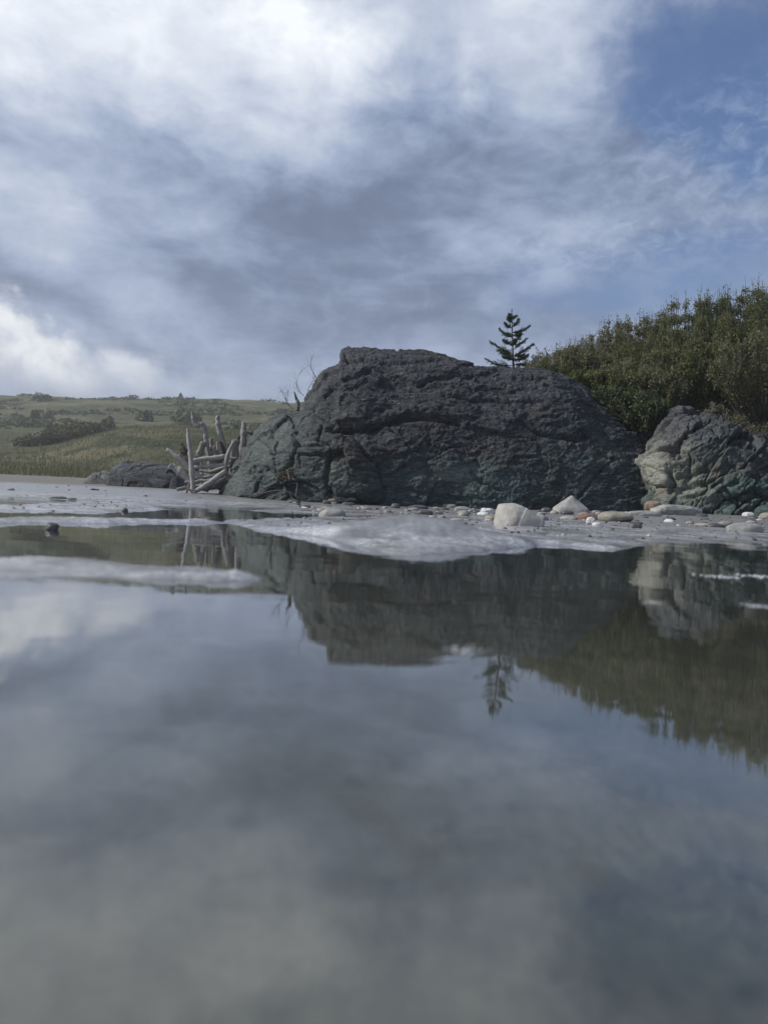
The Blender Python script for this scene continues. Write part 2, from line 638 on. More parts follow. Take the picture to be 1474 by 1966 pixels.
def mat_rock(name, dark, mid, light, green, pale, rust, sc=1.0):
    m, t, b = material(name)
    tc = t.new('ShaderNodeTexCoord')
    o = tc.outputs['Object']
    st = t.mapping(o, rot=(0, R(14), 0), scale=(1.0 * sc, 1.0 * sc, 3.8 * sc))
    n1 = t.noise(st, 2.4, 8, 0.66, 0.9)
    n2 = t.noise(o, 9.0 * sc, 7, 0.68, 0.5)
    n3 = t.noise(st, 9.0, 9, 0.74, 0.7)
    col = t.mix(t.ramp(n1, 0.32, 0.66), dark, mid)
    col = t.mix(t.ramp(n3, 0.50, 0.70, 0, 0.85), col, light)
    col = t.mix(t.ramp(n3, 0.46, 0.34, 0, 0.7), col, t.vm('SCALE', col, 0.4))
    gm = t.m('MULTIPLY', t.attr('green'), t.ramp(n2, 0.28, 0.58, 0.25, 1.0))
    gcol = t.mix(t.ramp(n3, 0.35, 0.7), t.vm('SCALE', t.vm('ADD', green, (0, 0, 0)), 0.4), green)
    col = t.mix(gm, col, gcol)
    pm = t.m('MULTIPLY', t.attr('pale'), t.ramp(n2, 0.25, 0.55, 0.4, 1.0))
    col = t.mix(pm, col, t.mix(t.ramp(n3, 0.35, 0.65), t.vm('SCALE', t.vm('ADD', pale, (0, 0, 0)), 0.62), pale))
    rm = t.m('MULTIPLY', t.attr('rust'), t.ramp(n2, 0.40, 0.62))
    col = t.mix(rm, col, rust)
    # mineral specks and thin veins
    sp = t.noise(o, 26 * sc, 5, 0.75, 0.4)
    col = t.mix(t.ramp(sp, 0.60, 0.70, 0, 0.6), col, (0.22, 0.235, 0.23))
    lich = t.m('MULTIPLY', t.ramp(t.noise(o, 6.5 * sc, 6, 0.7), 0.58, 0.66), t.ramp(sp, 0.40, 0.55))
    col = t.mix(t.m('MULTIPLY', lich, 0.4), col, (0.20, 0.21, 0.19))
    ve = t.m('ABSOLUTE', t.m('SUBTRACT', t.noise(st, 3.5, 5, 0.6, 1.8), 0.5))
    col = t.mix(t.ramp(ve, 0.012, 0.0, 0, 0.35), col, (0.20, 0.22, 0.21))
    fol = t.noise(t.mapping(o, rot=(0, R(20), 0), scale=(1.6 * sc, 1.6 * sc, 13.0 * sc)), 4.0, 7, 0.72, 0.9)
    col = t.mix(t.ramp(fol, 0.54, 0.64, 0, 0.55), col, t.vm('SCALE', t.vm('ADD', col, (0.030, 0.033, 0.035)), 1.6))
    col = t.mix(t.ramp(fol, 0.45, 0.36, 0, 0.65), col, t.vm('SCALE', col, 0.35))
    blot = t.noise(o, 1.1 * sc, 4, 0.6)
    col = t.mix(t.ramp(blot, 0.5, 0.66, 0, 0.55), col, t.vm('SCALE', col, 0.5))
    t.put(b.inputs['Base Color'], col)
    t.put(b.inputs['Roughness'], t.ramp(n2, 0.3, 0.7, 0.55, 0.85))
    b.inputs['Specular IOR Level'].default_value = 0.32
    h = t.m('ADD', t.m('ADD', t.m('MULTIPLY', n3, 0.6), t.m('MULTIPLY', fol, 0.7)), t.m('MULTIPLY', t.noise(o, 34 * sc, 5, 0.7), 0.5))
    t.put(b.inputs['Normal'], t.bump(h, 1.0, 0.045 / sc))
    return m


def mat_stone(name, a, c, vein=None, rough=0.7):
    m, t, b = material(name)
    tc = t.new('ShaderNodeTexCoord')
    o = tc.outputs['Object']
    n = t.noise(o, 9, 6, 0.65)
    sp = t.noise(o, 60, 4, 0.7)
    col = t.mix(t.ramp(n, 0.3, 0.7), a, c)
    col = t.mix(t.ramp(sp, 0.58, 0.72, 0, 0.45), col, t.vm('SCALE', col, 0.45))
    if vein:
        s = t.new('ShaderNodeSeparateXYZ')
        t.put(s.inputs[0], o)
        q = t.m('ADD', t.m('SUBTRACT', s.outputs[0], t.m('MULTIPLY', s.outputs[2], 0.45)), t.m('MULTIPLY', t.m('SUBTRACT', n, 0.5), 0.05))
        v = t.ramp(t.m('ABSOLUTE', t.m('ADD', q, 0.012)), 0.009, 0.004)
        v2 = t.ramp(t.m('ABSOLUTE', t.m('SUBTRACT', t.m('ADD', q, t.m('MULTIPLY', s.outputs[2], 0.2)), 0.10)), 0.006, 0.002, 0, 0.7)
        col = t.mix(t.m('MAXIMUM', v, v2), col, vein)
    t.put(b.inputs['Base Color'], col)
    b.inputs['Roughness'].default_value = rough
    t.put(b.inputs['Normal'], t.bump(t.m('ADD', sp, t.m('MULTIPLY', n, 1.5)), 0.5, 0.01))
    return m


def mat_wood(name, a, c, crack=(0.035, 0.03, 0.025)):
    m, t, b = material(name)
    uv = t.new('ShaderNodeUVMap').outputs[0]
    oi = t.new('ShaderNodeObjectInfo')
    off = t.vm('ADD', t.mapping(uv, scale=(7, 1.7, 1)), t.vm('SCALE', (13.0, 7.0, 5.0), oi.outputs['Random']))
    g = t.noise(off, 3.0, 7, 0.7, 0.4)
    blot = t.noise(uv, 3.0, 4, 0.6)
    col = t.mix(t.ramp(g, 0.3, 0.68), a, c)
    col = t.mix(t.ramp(blot, 0.5, 0.7, 0, 0.5), col, t.vm('SCALE', col, 0.6))
    col = t.mix(t.ramp(g, 0.40, 0.30), col, crack)
    hv = t.ramp(oi.outputs['Random'], 0, 1, 0.65, 1.15, smooth=False)
    col = t.vm('SCALE', col, hv)
    t.put(b.inputs['Base Color'], col)
    b.inputs['Roughness'].default_value = 0.85
    b.inputs['Specular IOR Level'].default_value = 0.2
    t.put(b.inputs['Normal'], t.bump(g, 0.8, 0.012))
    return m


def mat_leaf(name, cols, trans=0.35):
    m, t, b = material(name)
    geo = t.new('ShaderNodeNewGeometry')
    rp = geo.outputs['Random Per Island']
    cr = t.new('ShaderNodeValToRGB')
    t.put(cr.inputs[0], rp)
    e = cr.color_ramp.elements
    e[0].position, e[0].color = 0.0, (*cols[0], 1)
    e[1].position, e[1].color = 1.0, (*cols[-1], 1)
    for i, c in enumerate(cols[1:-1]):
        q = e.new((i + 1) / (len(cols) - 1))
        q.color = (*c, 1)
    t.put(b.inputs['Base Color'], cr.outputs[0])
    b.inputs['Roughness'].default_value = 0.6
    b.inputs['Specular IOR Level'].default_value = 0.3
    tl = t.new('ShaderNodeBsdfTranslucent')
    t.put(tl.inputs['Color'], t.mix(1.0, cr.outputs[0], (1.2, 1.3, 0.7), 'MULTIPLY'))
    mx = t.new('ShaderNodeMixShader')
    mx.inputs[0].default_value = trans
    t.put(mx.inputs[1], b.outputs[0])
    t.put(mx.inputs[2], tl.outputs[0])
    t.put(m.node_tree.nodes['Material Output'].inputs['Surface'], mx.outputs[0])
    return m


def mat_plain(name, a, c, scale=5.0, rough=0.85):
    m, t, b = material(name)
    tc = t.new('ShaderNodeTexCoord')
    n = t.noise(tc.outputs['Object'], scale, 6, 0.65)
    t.put(b.inputs['Base Color'], t.mix(t.ramp(n, 0.3, 0.7), a, c))
    b.inputs['Roughness'].default_value = rough
    b.inputs['Specular IOR Level'].default_value = 0.25
    t.put(b.inputs['Normal'], t.bump(n, 0.6, 0.02))
    return m


def mat_hill():
    m, t, b = material('hill_grass')
    geo = t.new('ShaderNodeNewGeometry')
    pos = geo.outputs['Position']
    big = t.noise(t.mapping(pos, scale=(0.6, 1.0, 0)), 0.06, 6, 0.62, 0.6)
    med = t.noise(t.mapping(pos, scale=(0.7, 1.0, 0)), 0.22, 7, 0.65, 0.5)
    fin = t.noise(pos, 1.6, 6, 0.7)
    g = t.mix(t.ramp(fin, 0.3, 0.7), (0.046, 0.052, 0.026), (0.092, 0.098, 0.048))
    tan = t.mix(t.ramp(fin, 0.3, 0.7), (0.105, 0.098, 0.055), (0.18, 0.164, 0.095))
    col = t.mix(t.ramp(big, 0.46, 0.62), g, tan)
    dk = t.mix(t.ramp(fin, 0.3, 0.7), (0.024, 0.036, 0.016), (0.055, 0.074, 0.032))
    col = t.mix(t.ramp(med, 0.50, 0.58, 0, 0.9), col, dk)
    t.put(b.inputs['Base Color'], col)
    b.inputs['Roughness'].default_value = 0.95
    b.inputs['Specular IOR Level'].default_value = 0.1
    t.put(b.inputs['Normal'], t.bump(t.m('ADD', fin, t.m('MULTIPLY', med, 2)), 1.0, 0.5))
    return m


M = dict(
    sand=mat_sand(),
    water=mat_water(),
    rock=mat_rock('dark_rock', (0.009, 0.0105, 0.0135), (0.036, 0.041, 0.048), (0.125, 0.135, 0.145), (0.088, 0.145, 0.145), (0.185, 0.235, 0.20), (0.11, 0.058, 0.04)),
    crop=mat_rock('green_rock', (0.020, 0.022, 0.025), (0.058, 0.061, 0.064), (0.13, 0.138, 0.135), (0.090, 0.150, 0.132), (0.31, 0.315, 0.26), (0.15, 0.08, 0.05), 1.3),
    boul=mat_rock('grey_rock', (0.022, 0.022, 0.026), (0.055, 0.055, 0.060), (0.10, 0.10, 0.105), (0.07, 0.1, 0.09), (0.2, 0.2, 0.18), (0.1, 0.06, 0.04), 1.0),
    st_pale=mat_stone('pale_stone', (0.23, 0.222, 0.20), (0.37, 0.355, 0.32), (0.6, 0.59, 0.55)),
    st_grey=mat_stone('grey_stone', (0.16, 0.16, 0.15), (0.28, 0.28, 0.265)),
    st_tan=mat_stone('tan_stone', (0.16, 0.148, 0.12), (0.27, 0.25, 0.21)),
    st_dark=mat_stone('dark_stone', (0.035, 0.034, 0.034), (0.085, 0.08, 0.078), rough=0.45),
    st_brown=mat_stone('brown_stone', (0.10, 0.075, 0.05), (0.22, 0.17, 0.11)),
    st_red=mat_stone('red_stone', (0.11, 0.055, 0.042), (0.20, 0.115, 0.09)),
    st_rust=mat_stone('rust_stone', (0.13, 0.08, 0.055), (0.28, 0.215, 0.17)),
    st_white=mat_stone('white_stone', (0.36, 0.36, 0.355), (0.54, 0.54, 0.53)),
    wood=mat_wood('driftwood', (0.185, 0.178, 0.168), (0.42, 0.405, 0.385)),
    wood_b=mat_wood('brown_driftwood', (0.125, 0.112, 0.102), (0.30, 0.277, 0.257)),
    wood_d=mat_wood('dark_driftwood', (0.04, 0.034, 0.03), (0.13, 0.11, 0.095)),
    bark=mat_wood('bark', (0.055, 0.048, 0.040), (0.14, 0.125, 0.105)),
    twig=mat_wood('grey_twig', (0.10, 0.09, 0.08), (0.22, 0.2, 0.18)),
    leaf_g=mat_leaf('leaf_green', [(0.030, 0.046, 0.014), (0.075, 0.096, 0.030), (0.125, 0.130, 0.045), (0.085, 0.070, 0.028)]),
    leaf_o=mat_leaf('leaf_olive', [(0.055, 0.060, 0.028), (0.105, 0.110, 0.055), (0.16, 0.16, 0.10), (0.095, 0.075, 0.042)]),
    leaf_b=mat_leaf('leaf_bright', [(0.020, 0.034, 0.012), (0.046, 0.066, 0.024), (0.075, 0.092, 0.036)]),
    needle=mat_leaf('needle', [(0.022, 0.046, 0.026), (0.045, 0.08, 0.042), (0.065, 0.098, 0.05)], 0.15),
    scrub=mat_leaf('scrub_leaf', [(0.020, 0.032, 0.013), (0.046, 0.066, 0.026), (0.080, 0.096, 0.040)], 0.2),
    grass=mat_leaf('dry_grass', [(0.062, 0.064, 0.032), (0.105, 0.10, 0.052), (0.165, 0.15, 0.086)], 0.3),
    litter=mat_leaf('litter', [(0.02, 0.018, 0.016), (0.03, 0.026, 0.022), (0.05, 0.042, 0.034), (0.05, 0.04, 0.03), (0.4, 0.4, 0.38)], 0.0),
    mound=mat_leaf('thicket_leaf', [(0.036, 0.042, 0.020), (0.060, 0.064, 0.030), (0.09, 0.088, 0.045)], 0.2),
    hill=mat_hill(),
    soil=mat_plain('bank_soil', (0.02, 0.018, 0.013), (0.045, 0.04, 0.028), 3.0),
    foam=mat_plain('sea_foam', (0.32, 0.33, 0.35), (0.5, 0.51, 0.53), 30.0, 0.5),
)

# ------------------------------------------------------------------ beach
CTRL = np.array([
    # photo column, distance, height
    (0, 0.5, -.05), (737, 0.5, -.05), (1474, 0.5, -.05), (0, 1.2, -.045), (400, 1.2, -.045), (737, 1.2, -.04), (1100, 1.3, -.045), (1474, 1.3, -.045),
    (0, 2, -.03), (400, 2, -.03), (737, 2.0, -.03), (1100, 1.9, -.03), (1474, 2, -.03), (-400, 2, -.03), (1900, 2, -.02),
    (0, 3, -.022), (400, 3, -.022), (640, 3.2, -.016), (1000, 3.2, .020), (1200, 3.0, .010), (1474, 3, -.012), (1800, 3.2, 0),
    (0, 4.5, -.012), (300, 4.5, -.012), (600, 4.5, -.010), (900, 4.5, .022), (1200, 4.5, .035), (1474, 4.5, .018), (-400, 4.5, 0), (1900, 4.5, .03),
    (0, 6.5, -.006), (300, 6.5, -.006), (600, 6.5, -.012), (800, 6.5, .006), (1000, 6.5, .035), (1250, 6.5, .06), (1474, 6.5, .055), (1900, 6.5, .1),
    (0, 9, .012), (300, 9, .004), (500, 9, -.006), (700, 9, -.008), (850, 9, .015), (1000, 9, .06), (1250, 9, .11), (1474, 9, .11), (1900, 9, .2), (-400, 9, .03),
    (0, 12, .09), (200, 12, .08), (370, 12, .10), (500, 11.5, .06), (700, 11.5, .025), (900, 11.5, .045), (1100, 11, .11), (1300, 10.5, .16), (1474, 10, .17), (-400, 12, .1),
    (0, 16, .24), (200, 16, .24), (350, 15, .22), (600, 16, .25), (1000, 16, .3), (1474, 16, .4), (-400, 16, .25), (1900, 14, .5),
    (0, 25, .50), (400, 25, .5), (800, 25, .6), (1474, 25, .8), (-400, 25, .5), (1900, 25, .9),
    (0, 45, .8), (737, 45, .8), (1474, 45, .9), (0, 200, .8), (1474, 200, .8)])
CQ = np.stack([(CTRL[:, 0] - CX) / 330.0, np.log(CTRL[:, 1]) * 3.2], -1)

BARS = []


def bar(pts, top, width, z_ref=0.0):
    w = [tuple(G(u, v, z_ref)[:2]) for u, v in pts]
    BARS.append((w, top, width))


bar([(425, 1001), (470, 1014), (540, 1024), (600, 1028), (640, 1040), (700, 1060), (760, 1074), (830, 1072), (930, 1068), (985, 1056), (1040, 1046), (1100, 1050),
     (1180, 1059), (1240, 1050), (1290, 1036), (1400, 1031), (1520, 1027), (1520, 1018), (1300, 1000), (1100, 992), (900, 990), (800, 991), (700, 993), (600, 996), (500, 997)], 0.006, 0.09)
bar([(-300, 1062), (0, 1072), (110, 1069), (250, 1074), (400, 1086), (500, 1106), (560, 1118), (430, 1119), (250, 1117), (150, 1117), (0, 1122), (-300, 1135)], 0.005, 0.07)
bar([(-100, 996), (100, 995), (230, 998), (380, 1001), (430, 1004), (330, 1007), (150, 1006), (-100, 1007)], 0.006, 0.10)
bar([(-100, 972), (60, 968), (200, 961), (330, 964), (310, 976), (250, 986), (150, 983), (-100, 984)], 0.008, 0.25)
bar([(480, 980), (560, 976), (680, 977), (760, 984), (640, 986), (540, 985)], 0.006, 0.2)
MOUND = (G(800, 1040)[0], G(800, 1040)[1])


def ground_z(x, y, fine=True):
    x = np.atleast_1d(np.asarray(x, float))
    y = np.atleast_1d(np.asarray(y, float))
    yy = np.maximum(y, 0.45)
    q = np.stack([np.clip(x / yy * FPX / 330.0, -5, 5), np.log(yy) * 3.2], -1)
    num = np.zeros(len(x))
    den = np.zeros(len(x))
    for (a, b), z in zip(CQ, CTRL[:, 2]):
        w = np.exp(-((q[:, 0] - a) ** 2 + (q[:, 1] - b) ** 2) * 1.1) + 1e-12 / ((q[:, 0] - a) ** 2 + (q[:, 1] - b) ** 2 + 0.1)
        num += w * z
        den += w
    z = num / den
    z = np.where(y < 0.45, -0.05 - np.clip(0.45 - y, 0, 40) * 0.02, z)
    p = np.stack([x, y, np.zeros(len(x))], -1)
    n1 = fbm(p * np.array([0.9, 1.3, 1]), 4)
    z = z + n1 * 0.020 * S(y, 2.0, 5.0) * (1 - 0.6 * S(x / yy, .1, .2)) + fbm(p * 0.35 + 5, 3) * 0.03 * S(y, 11, 18)
    jit = fbm(p * 4.0 + 3, 3)
    near = y < 16
    pud = fbm(p * np.array([2.2, 3.4, 1]) + 41, 3)
    for w, top, wid in BARS:
        arr = np.array(w)
        sel = near & (x > arr[:, 0].min() - 1) & (x < arr[:, 0].max() + 1) & (y > arr[:, 1].min() - 1.0) & (y < arr[:, 1].max() + 1.0)
        if not sel.any():
            continue
        d = dist_poly(x[sel], y[sel], w + [w[0]])
        d = np.where(in_poly(x[sel], y[sel], w), d, -d)
        k = S((d + jit[sel] * wid * 0.5) / wid, -0.8, 0.8)
        zb = z[sel]
        tz = np.maximum(zb, top * (0.55 + 0.6 * k) + jit[sel] * 0.010 + pud[sel] * 0.006)
        z[sel] = zb + (tz - zb) * k
    # rounded hump of wet sand
    mx, my = MOUND
    e = np.exp(-(((x - mx) / 0.24) ** 2 + ((y - my - 0.22) / 0.30) ** 2))
    z = z + 0.056 * e + 0.006 * e * fbm(p * 30, 3)
    ex, ey = G(905, 1022)[:2]
    z = z + 0.016 * np.exp(-(((x - ex) / 0.16) ** 2 + ((y - ey) / 0.2) ** 2))
    if fine:
        dry = S(z, -0.002, 0.012)
        z = z + fbm(p * 16, 3) * 0.0050 * dry * (y < 14) + perlin(p * 48) * 0.0026 * dry * (y < 8)
    return z


def build_beach():
    a = np.concatenate([np.linspace(-36, 36, 430), np.linspace(36, 324, 60)[1:-1]])
    a = np.radians(a)
    r = np.concatenate([np.geomspace(0.12, 30, 420), np.geomspace(30, 900, 24)[1:]])
    A, Rr = np.meshgrid(a, r, indexing='ij')
    x = (Rr * np.sin(A)).ravel()
    y = (Rr * np.cos(A)).ravel()
    z = ground_z(x, y)
    v = np.stack([x, y, z], -1)
    f = grid_faces(len(a), len(r), wrap=True)[:, ::-1]
    c = np.array([[0, 0, -0.06]])
    o = mesh_np('sand_beach', np.vstack([v, c]), f, M['sand'], origin=(0, 0, 0))
    # close the small hole under the camera
    n = len(v)
    ring = np.arange(len(a)) * len(r)
    tri = np.stack([ring, np.roll(ring, -1), np.full(len(a), n)], -1)[:, ::-1]
    vv = np.vstack([v, c])
    used = np.concatenate([ring, [n]])
    remap = {int(k): i for i, k in enumerate(used)}
    mesh_np('sand_floor', vv[used], np.vectorize(remap.get)(tri), M['sand'], parent=o)
    tag(o, kind='structure')


build_beach()
wv = np.array([(-400, -400, 0), (400, -400, 0), (400, 30, 0), (-400, 30, 0)], float)
tag(mesh_np('tidal_water', wv, [(0, 1, 2, 3)], M['water'], smooth=False, origin=(0, 0, 0)), kind='structure')


# ------------------------------------------------------------------ rocks
def arch_rock(name, prof, Yr, Yf_ctrl, Yb, nu, nv, mat, disp, masks, zsink=0.2, split=0.74, px=0.9, pz=0.8):
    """outcrop whose skyline follows surveyed points; every cross-section is an arch"""
    pw = np.array([P(u, v, Yr) for u, v in prof])
    xs = np.linspace(pw[0, 0], pw[-1, 0], nu)
    H = np.interp(xs, pw[:, 0], pw[:, 2])
    Yf = np.interp(xs / Yr * FPX + CX, [c[0] for c in Yf_ctrl], [c[1] for c in Yf_ctrl])
    ker = np.hanning(max(3, nu // 40 | 1))
    ker /= ker.sum()
    pad = len(ker) // 2
    Yf = np.convolve(np.pad(Yf, pad, 'edge'), ker, 'valid')
    t = np.linspace(0, 1, nv)
    front = t <= split
    th = np.where(front, t / split * math.pi / 2, (t - split) / (1 - split) * math.pi / 2)
    g = np.zeros((nu, nv, 3))
    g[:, :, 0] = xs[:, None]
    yf = Yr - (Yr - Yf)[:, None] * np.cos(th)[None] ** px
    yb = Yr + (Yb - Yr) * np.sin(th)[None] ** 1.0 * np.ones((nu, 1))
    g[:, :, 1] = np.where(front[None], yf, yb)
    hz = np.where(front, np.sin(th) ** pz, np.cos(th) ** 0.7)
    g[:, :, 2] = -zsink + (H + zsink)[:, None] * hz[None]
    # perspective: columns fan out so the front follows the same bearings
    bear = g[:, :, 0] / Yr
    g[:, :, 0] = bear * (Yr + (g[:, :, 1] - Yr) * 0.75)
    nrm = grid_normals(g).reshape(-1, 3)
    p = g.reshape(-1, 3)
    if nrm[(nu // 2) * nv + int(nv * .35), 1] > 0:
        nrm = -nrm
        flip = True
    else:
        flip = False
    fr = np.tile(front, nu)
    U, V = proj(p)
    d = disp(p, U, V, fr)
    p2 = p + nrm * d[:, None]
    f = grid_faces(nu, nv)
    # outward winding
    e1 = g[nu // 2 + 1, nv // 3] - g[nu // 2, nv // 3]
    e2 = g[nu // 2, nv // 3 + 1] - g[nu // 2, nv // 3]
    if np.cross(e1, e2)[1] > 0:
        f = f[:, ::-1]
    at = masks(p2, U, V, fr)
    return mesh_np(name, p2, f, mat, attrs=at)


def creases(U, V, lines, fr):
    d = np.zeros(len(U))
    wob = fbm(np.stack([U / 26, V / 26, np.zeros(len(U))], -1), 3) * 7
    for pts, w, dep in lines:
        q = dist_poly(U + wob, V + wob * 0.7, pts)
        d -= 0.75 * dep * np.exp(-(q / w) ** 2)
    return d * fr


MAIN_LINES = [
    ([(560, 780), (600, 788), (640, 815), (672, 828), (692, 850), (704, 878), (722, 893)], 4, .07),
    ([(722, 893), (735, 925), (738, 962)], 4, .08),
    ([(712, 712), (682, 719), (663, 729), (636, 748), (620, 762), (593, 789)], 4, .12),
    ([(639, 832), (674, 822), (715, 822), (755, 806), (793, 799), (830, 801), (880, 812)], 5, .12),
    ([(620, 824), (616, 855), (640, 862)], 2.5, .07),
    ([(652, 868), (639, 880), (633, 897), (629, 911), (628, 930), (639, 946)], 4, .12),
    ([(560, 806), (574, 830), (576, 862), (566, 892), (549, 911), (545, 935)], 3.0, .10),
    ([(500, 846), (517, 857), (530, 876), (536, 900)], 2.6, .07),
    ([(576, 862), (600, 866), (622, 862)], 2.6, .07),
    ([(476, 908), (500, 914), (520, 905), (549, 911)], 3.0, .08),
    ([(498, 948), (508, 925), (520, 905)], 2.6, .07),
    ([(527, 826), (524, 850)], 2.2, .06),
    ([(804, 738), (830, 728), (880, 722), (905, 728)], 3.5, .09),
    ([(905, 752), (950, 748), (990, 756)], 3, .05),
    ([(985, 729), (1020, 733), (1050, 732)], 3, .08),
    ([(1030, 830), (1060, 836), (1105, 842), (1130, 838)], 4, .09),
    ([(1178, 880), (1150, 910), (1130, 935), (1112, 955)], 2.4, .06),
    ([(1150, 866), (1180, 884)], 2.4, .05),
    ([(905, 905), (922, 925), (960, 942)], 3, .06),
    ([(1190, 800), (1212, 820), (1240, 830)], 5, .10),
    ([(700, 695), (760, 700), (830, 693), (870, 700)], 3, .05),
    ([(662, 680), (668, 695), (700, 690)], 3, .06),
    ([(780, 940), (830, 952), (905, 958)], 4, .05),
    ([(850, 760), (900, 768), (960, 772), (1040, 770)], 3.5, .05),
]


def plates(q, freq, amp, seed):
    """foliation: overlapping plates, each with a sharp lower lip"""
    s = q[:, 2] * freq + fbm(q * np.array([1, 1, 1.0]) * freq * 0.45 + seed * 9, 4) * 1.7
    k = np.floor(s)
    f = s - k
    on = S(fbm(q * freq * 0.33 + seed * 21, 3), -0.25, 0.25)
    return amp * on * (np.minimum(1 - f, f * 9.0) - 0.4)


def main_disp(p, U, V, fr):
    q = p + np.stack([fbm(p * 0.9, 3), fbm(p * 0.9 + 31, 3), fbm(p * 0.9 + 57, 3)], -1) * 0.22
    d = fbm(p * 0.75 + 4, 4) * 0.10
    qr = q @ np.array([[.98, 0, -.15], [0, 1, 0], [.15, 0, .98]])
    strat = plates(qr, 2.2, 0.024, 1) + plates(qr, 6.0, 0.016, 2) + plates(qr, 15.0, 0.011, 7) - 0.02 * np.clip(ridged(qr * np.array([1.3, 1.3, 5.5]), 3) - .55, 0, 1) * 2
    lobe = in_poly(U, V, [(430, 965), (430, 880), (470, 820), (545, 795), (600, 788), (640, 815), (672, 828), (692, 850), (704, 878), (722, 893), (735, 925), (738, 965)])
    ld = dist_poly(U, V, [(545, 790), (600, 788), (640, 815), (672, 828), (692, 850), (704, 878), (722, 893), (735, 925), (738, 965)])
    lk = np.where(lobe, S(ld, 0, 22), 0) * fr
    fa, fe = facets(q * np.array([1.5, 1.5, 2.1]) + 2.0)
    block = fa * 0.10 - 0.08 * np.exp(-(fe / 0.05) ** 2)
    d = d + 0.09 * lk
    d = d + strat * (1 - 0.5 * lk) + (fa * 0.075 - 0.06 * np.exp(-(fe / 0.04) ** 2) * S(fbm(p * 1.7 + 90, 2), 0.0, .25)) * lk + fa * 0.045 * (1 - lk)
    # overhanging shelf across the middle
    sh = dist_poly(U, V, [(640, 832), (674, 819), (715, 820), (755, 804), (793, 798), (850, 805), (960, 830)])
    above = V < np.interp(U, [600, 640, 674, 715, 755, 793, 850, 960, 1100], [840, 832, 819, 820, 804, 798, 805, 830, 850])
    d = d + np.where(above, 0.04, -0.02) * np.exp(-(sh / 26) ** 2) * fr
    fb, fbe = facets(qr * np.array([3.2, 3.2, 6.5]) + 9, 3)
    fc, fce = facets(qr * np.array([8.0, 8.0, 17.0]) + 19, 5)
    d = d + fb * 0.024 * S(fbm(p * 1.1 + 80, 3), -.3, .2) + fc * 0.011
    d = d + fbm(q * np.array([4, 4, 12.0]), 4) * 0.014 + fbm(qr * np.array([12, 12, 36.0]) + 3, 3, 0.6) * 0.020 + fbm(p * 40, 2) * 0.010
    d = d + creases(U, V, MAIN_LINES, fr)
    # skyline knob
    d = d + 0.05 * np.exp(-(((U - 676) / 20) ** 2 + ((V - 676) / 9) ** 2))
    return d


def bl(U, V, u, v, su, sv):
    return np.exp(-(((U - u) / su) ** 2 + ((V - v) / sv) ** 2))


def main_masks(p, U, V, fr):
    n = fbm(p * 1.8 + 3, 4)
    green = S(V + n * 95, 860, 965) * 0.7 * (0.4 + 0.6 * S(U, 600, 760))
    green += 0.15 * bl(U, V, 500, 900, 80, 70) + 0.6 * bl(U, V, 870, 905, 80, 30) + 0.5 * bl(U, V, 960, 930, 60, 30) + 0.45 * bl(U, V, 1090, 880, 100, 60)
    pale = 0.75 * bl(U, V, 650, 912, 22, 22) + 1.0 * bl(U, V, 872, 908, 52, 20) + 0.4 * bl(U, V, 930, 940, 40, 14) + 0.35 * bl(U, V, 700, 930, 40, 14) + 0.34 * bl(U, V, 540, 860, 90, 70) + 0.5 * bl(U, V, 460, 925, 22, 30) + 0.25 * bl(U, V, 1170, 880, 22, 20)
    rust = 0.5 * bl(U, V, 700, 875, 40, 18) + 0.3 * S(fbm(p * 2.3 + 8, 3), 0.12, 0.4) * (V > 780) * (V < 900)
    return dict(green=np.clip(green, 0, 1), pale=np.clip(pale + 0.15 * n * (pale > .08), 0, 1), rust=np.clip(rust, 0, 0.8))


rock = arch_rock('rock_outcrop',
                 [(438, 968), (444, 942), (456, 908), (475, 878), (486, 852), (508, 829), (548, 805), (575, 792), (598, 757), (625, 716), (652, 700), (659, 676), (700, 673), (760, 679), (820, 685),
                  (870, 693), (905, 703), (960, 708), (1000, 714), (1050, 717), (1085, 728), (1110, 742), (1135, 766), (1180, 792), (1215, 812), (1240, 830), (1290, 856), (1340, 890), (1390, 965)],
                 13.9, [(430, 12.6), (480, 11.7), (560, 11.3), (680, 11.2), (740, 11.3), (900, 11.3), (1100, 11.35), (1240, 11.5), (1320, 11.9), (1390, 12.6)], 16.4, 860, 330, M['rock'], main_disp, main_masks, px=1.0, pz=1.0)
tag(rock, 'big dark grey-green whaleback rock outcrop at the edge of the pool', 'rock')

CROP_LINES = [
    ([(1232, 935), (1245, 958), (1262, 975)], 5, .14),
    ([(1290, 870), (1300, 885), (1310, 880), (1302, 860)], 3, .06),
    ([(1235, 884), (1262, 878), (1282, 886)], 2.5, .05),
    ([(1240, 908), (1258, 900), (1285, 915)], 2.5, .05),
    ([(1300, 915), (1330, 908), (1358, 898)], 4, .10),
    ([(1305, 935), (1335, 930), (1370, 922)], 4, .10),
    ([(1318, 952), (1350, 945), (1380, 930)], 4, .09),
    ([(1288, 930), (1285, 905), (1284, 945)], 4, .10),
    ([(1400, 955), (1420, 975)], 4, .10),
    ([(1385, 925), (1400, 950), (1440, 965)], 3, .07),
    ([(1300, 806), (1285, 835), (1272, 860)], 3, .05),
    ([(1360, 862), (1390, 845), (1430, 850)], 3, .05),
]


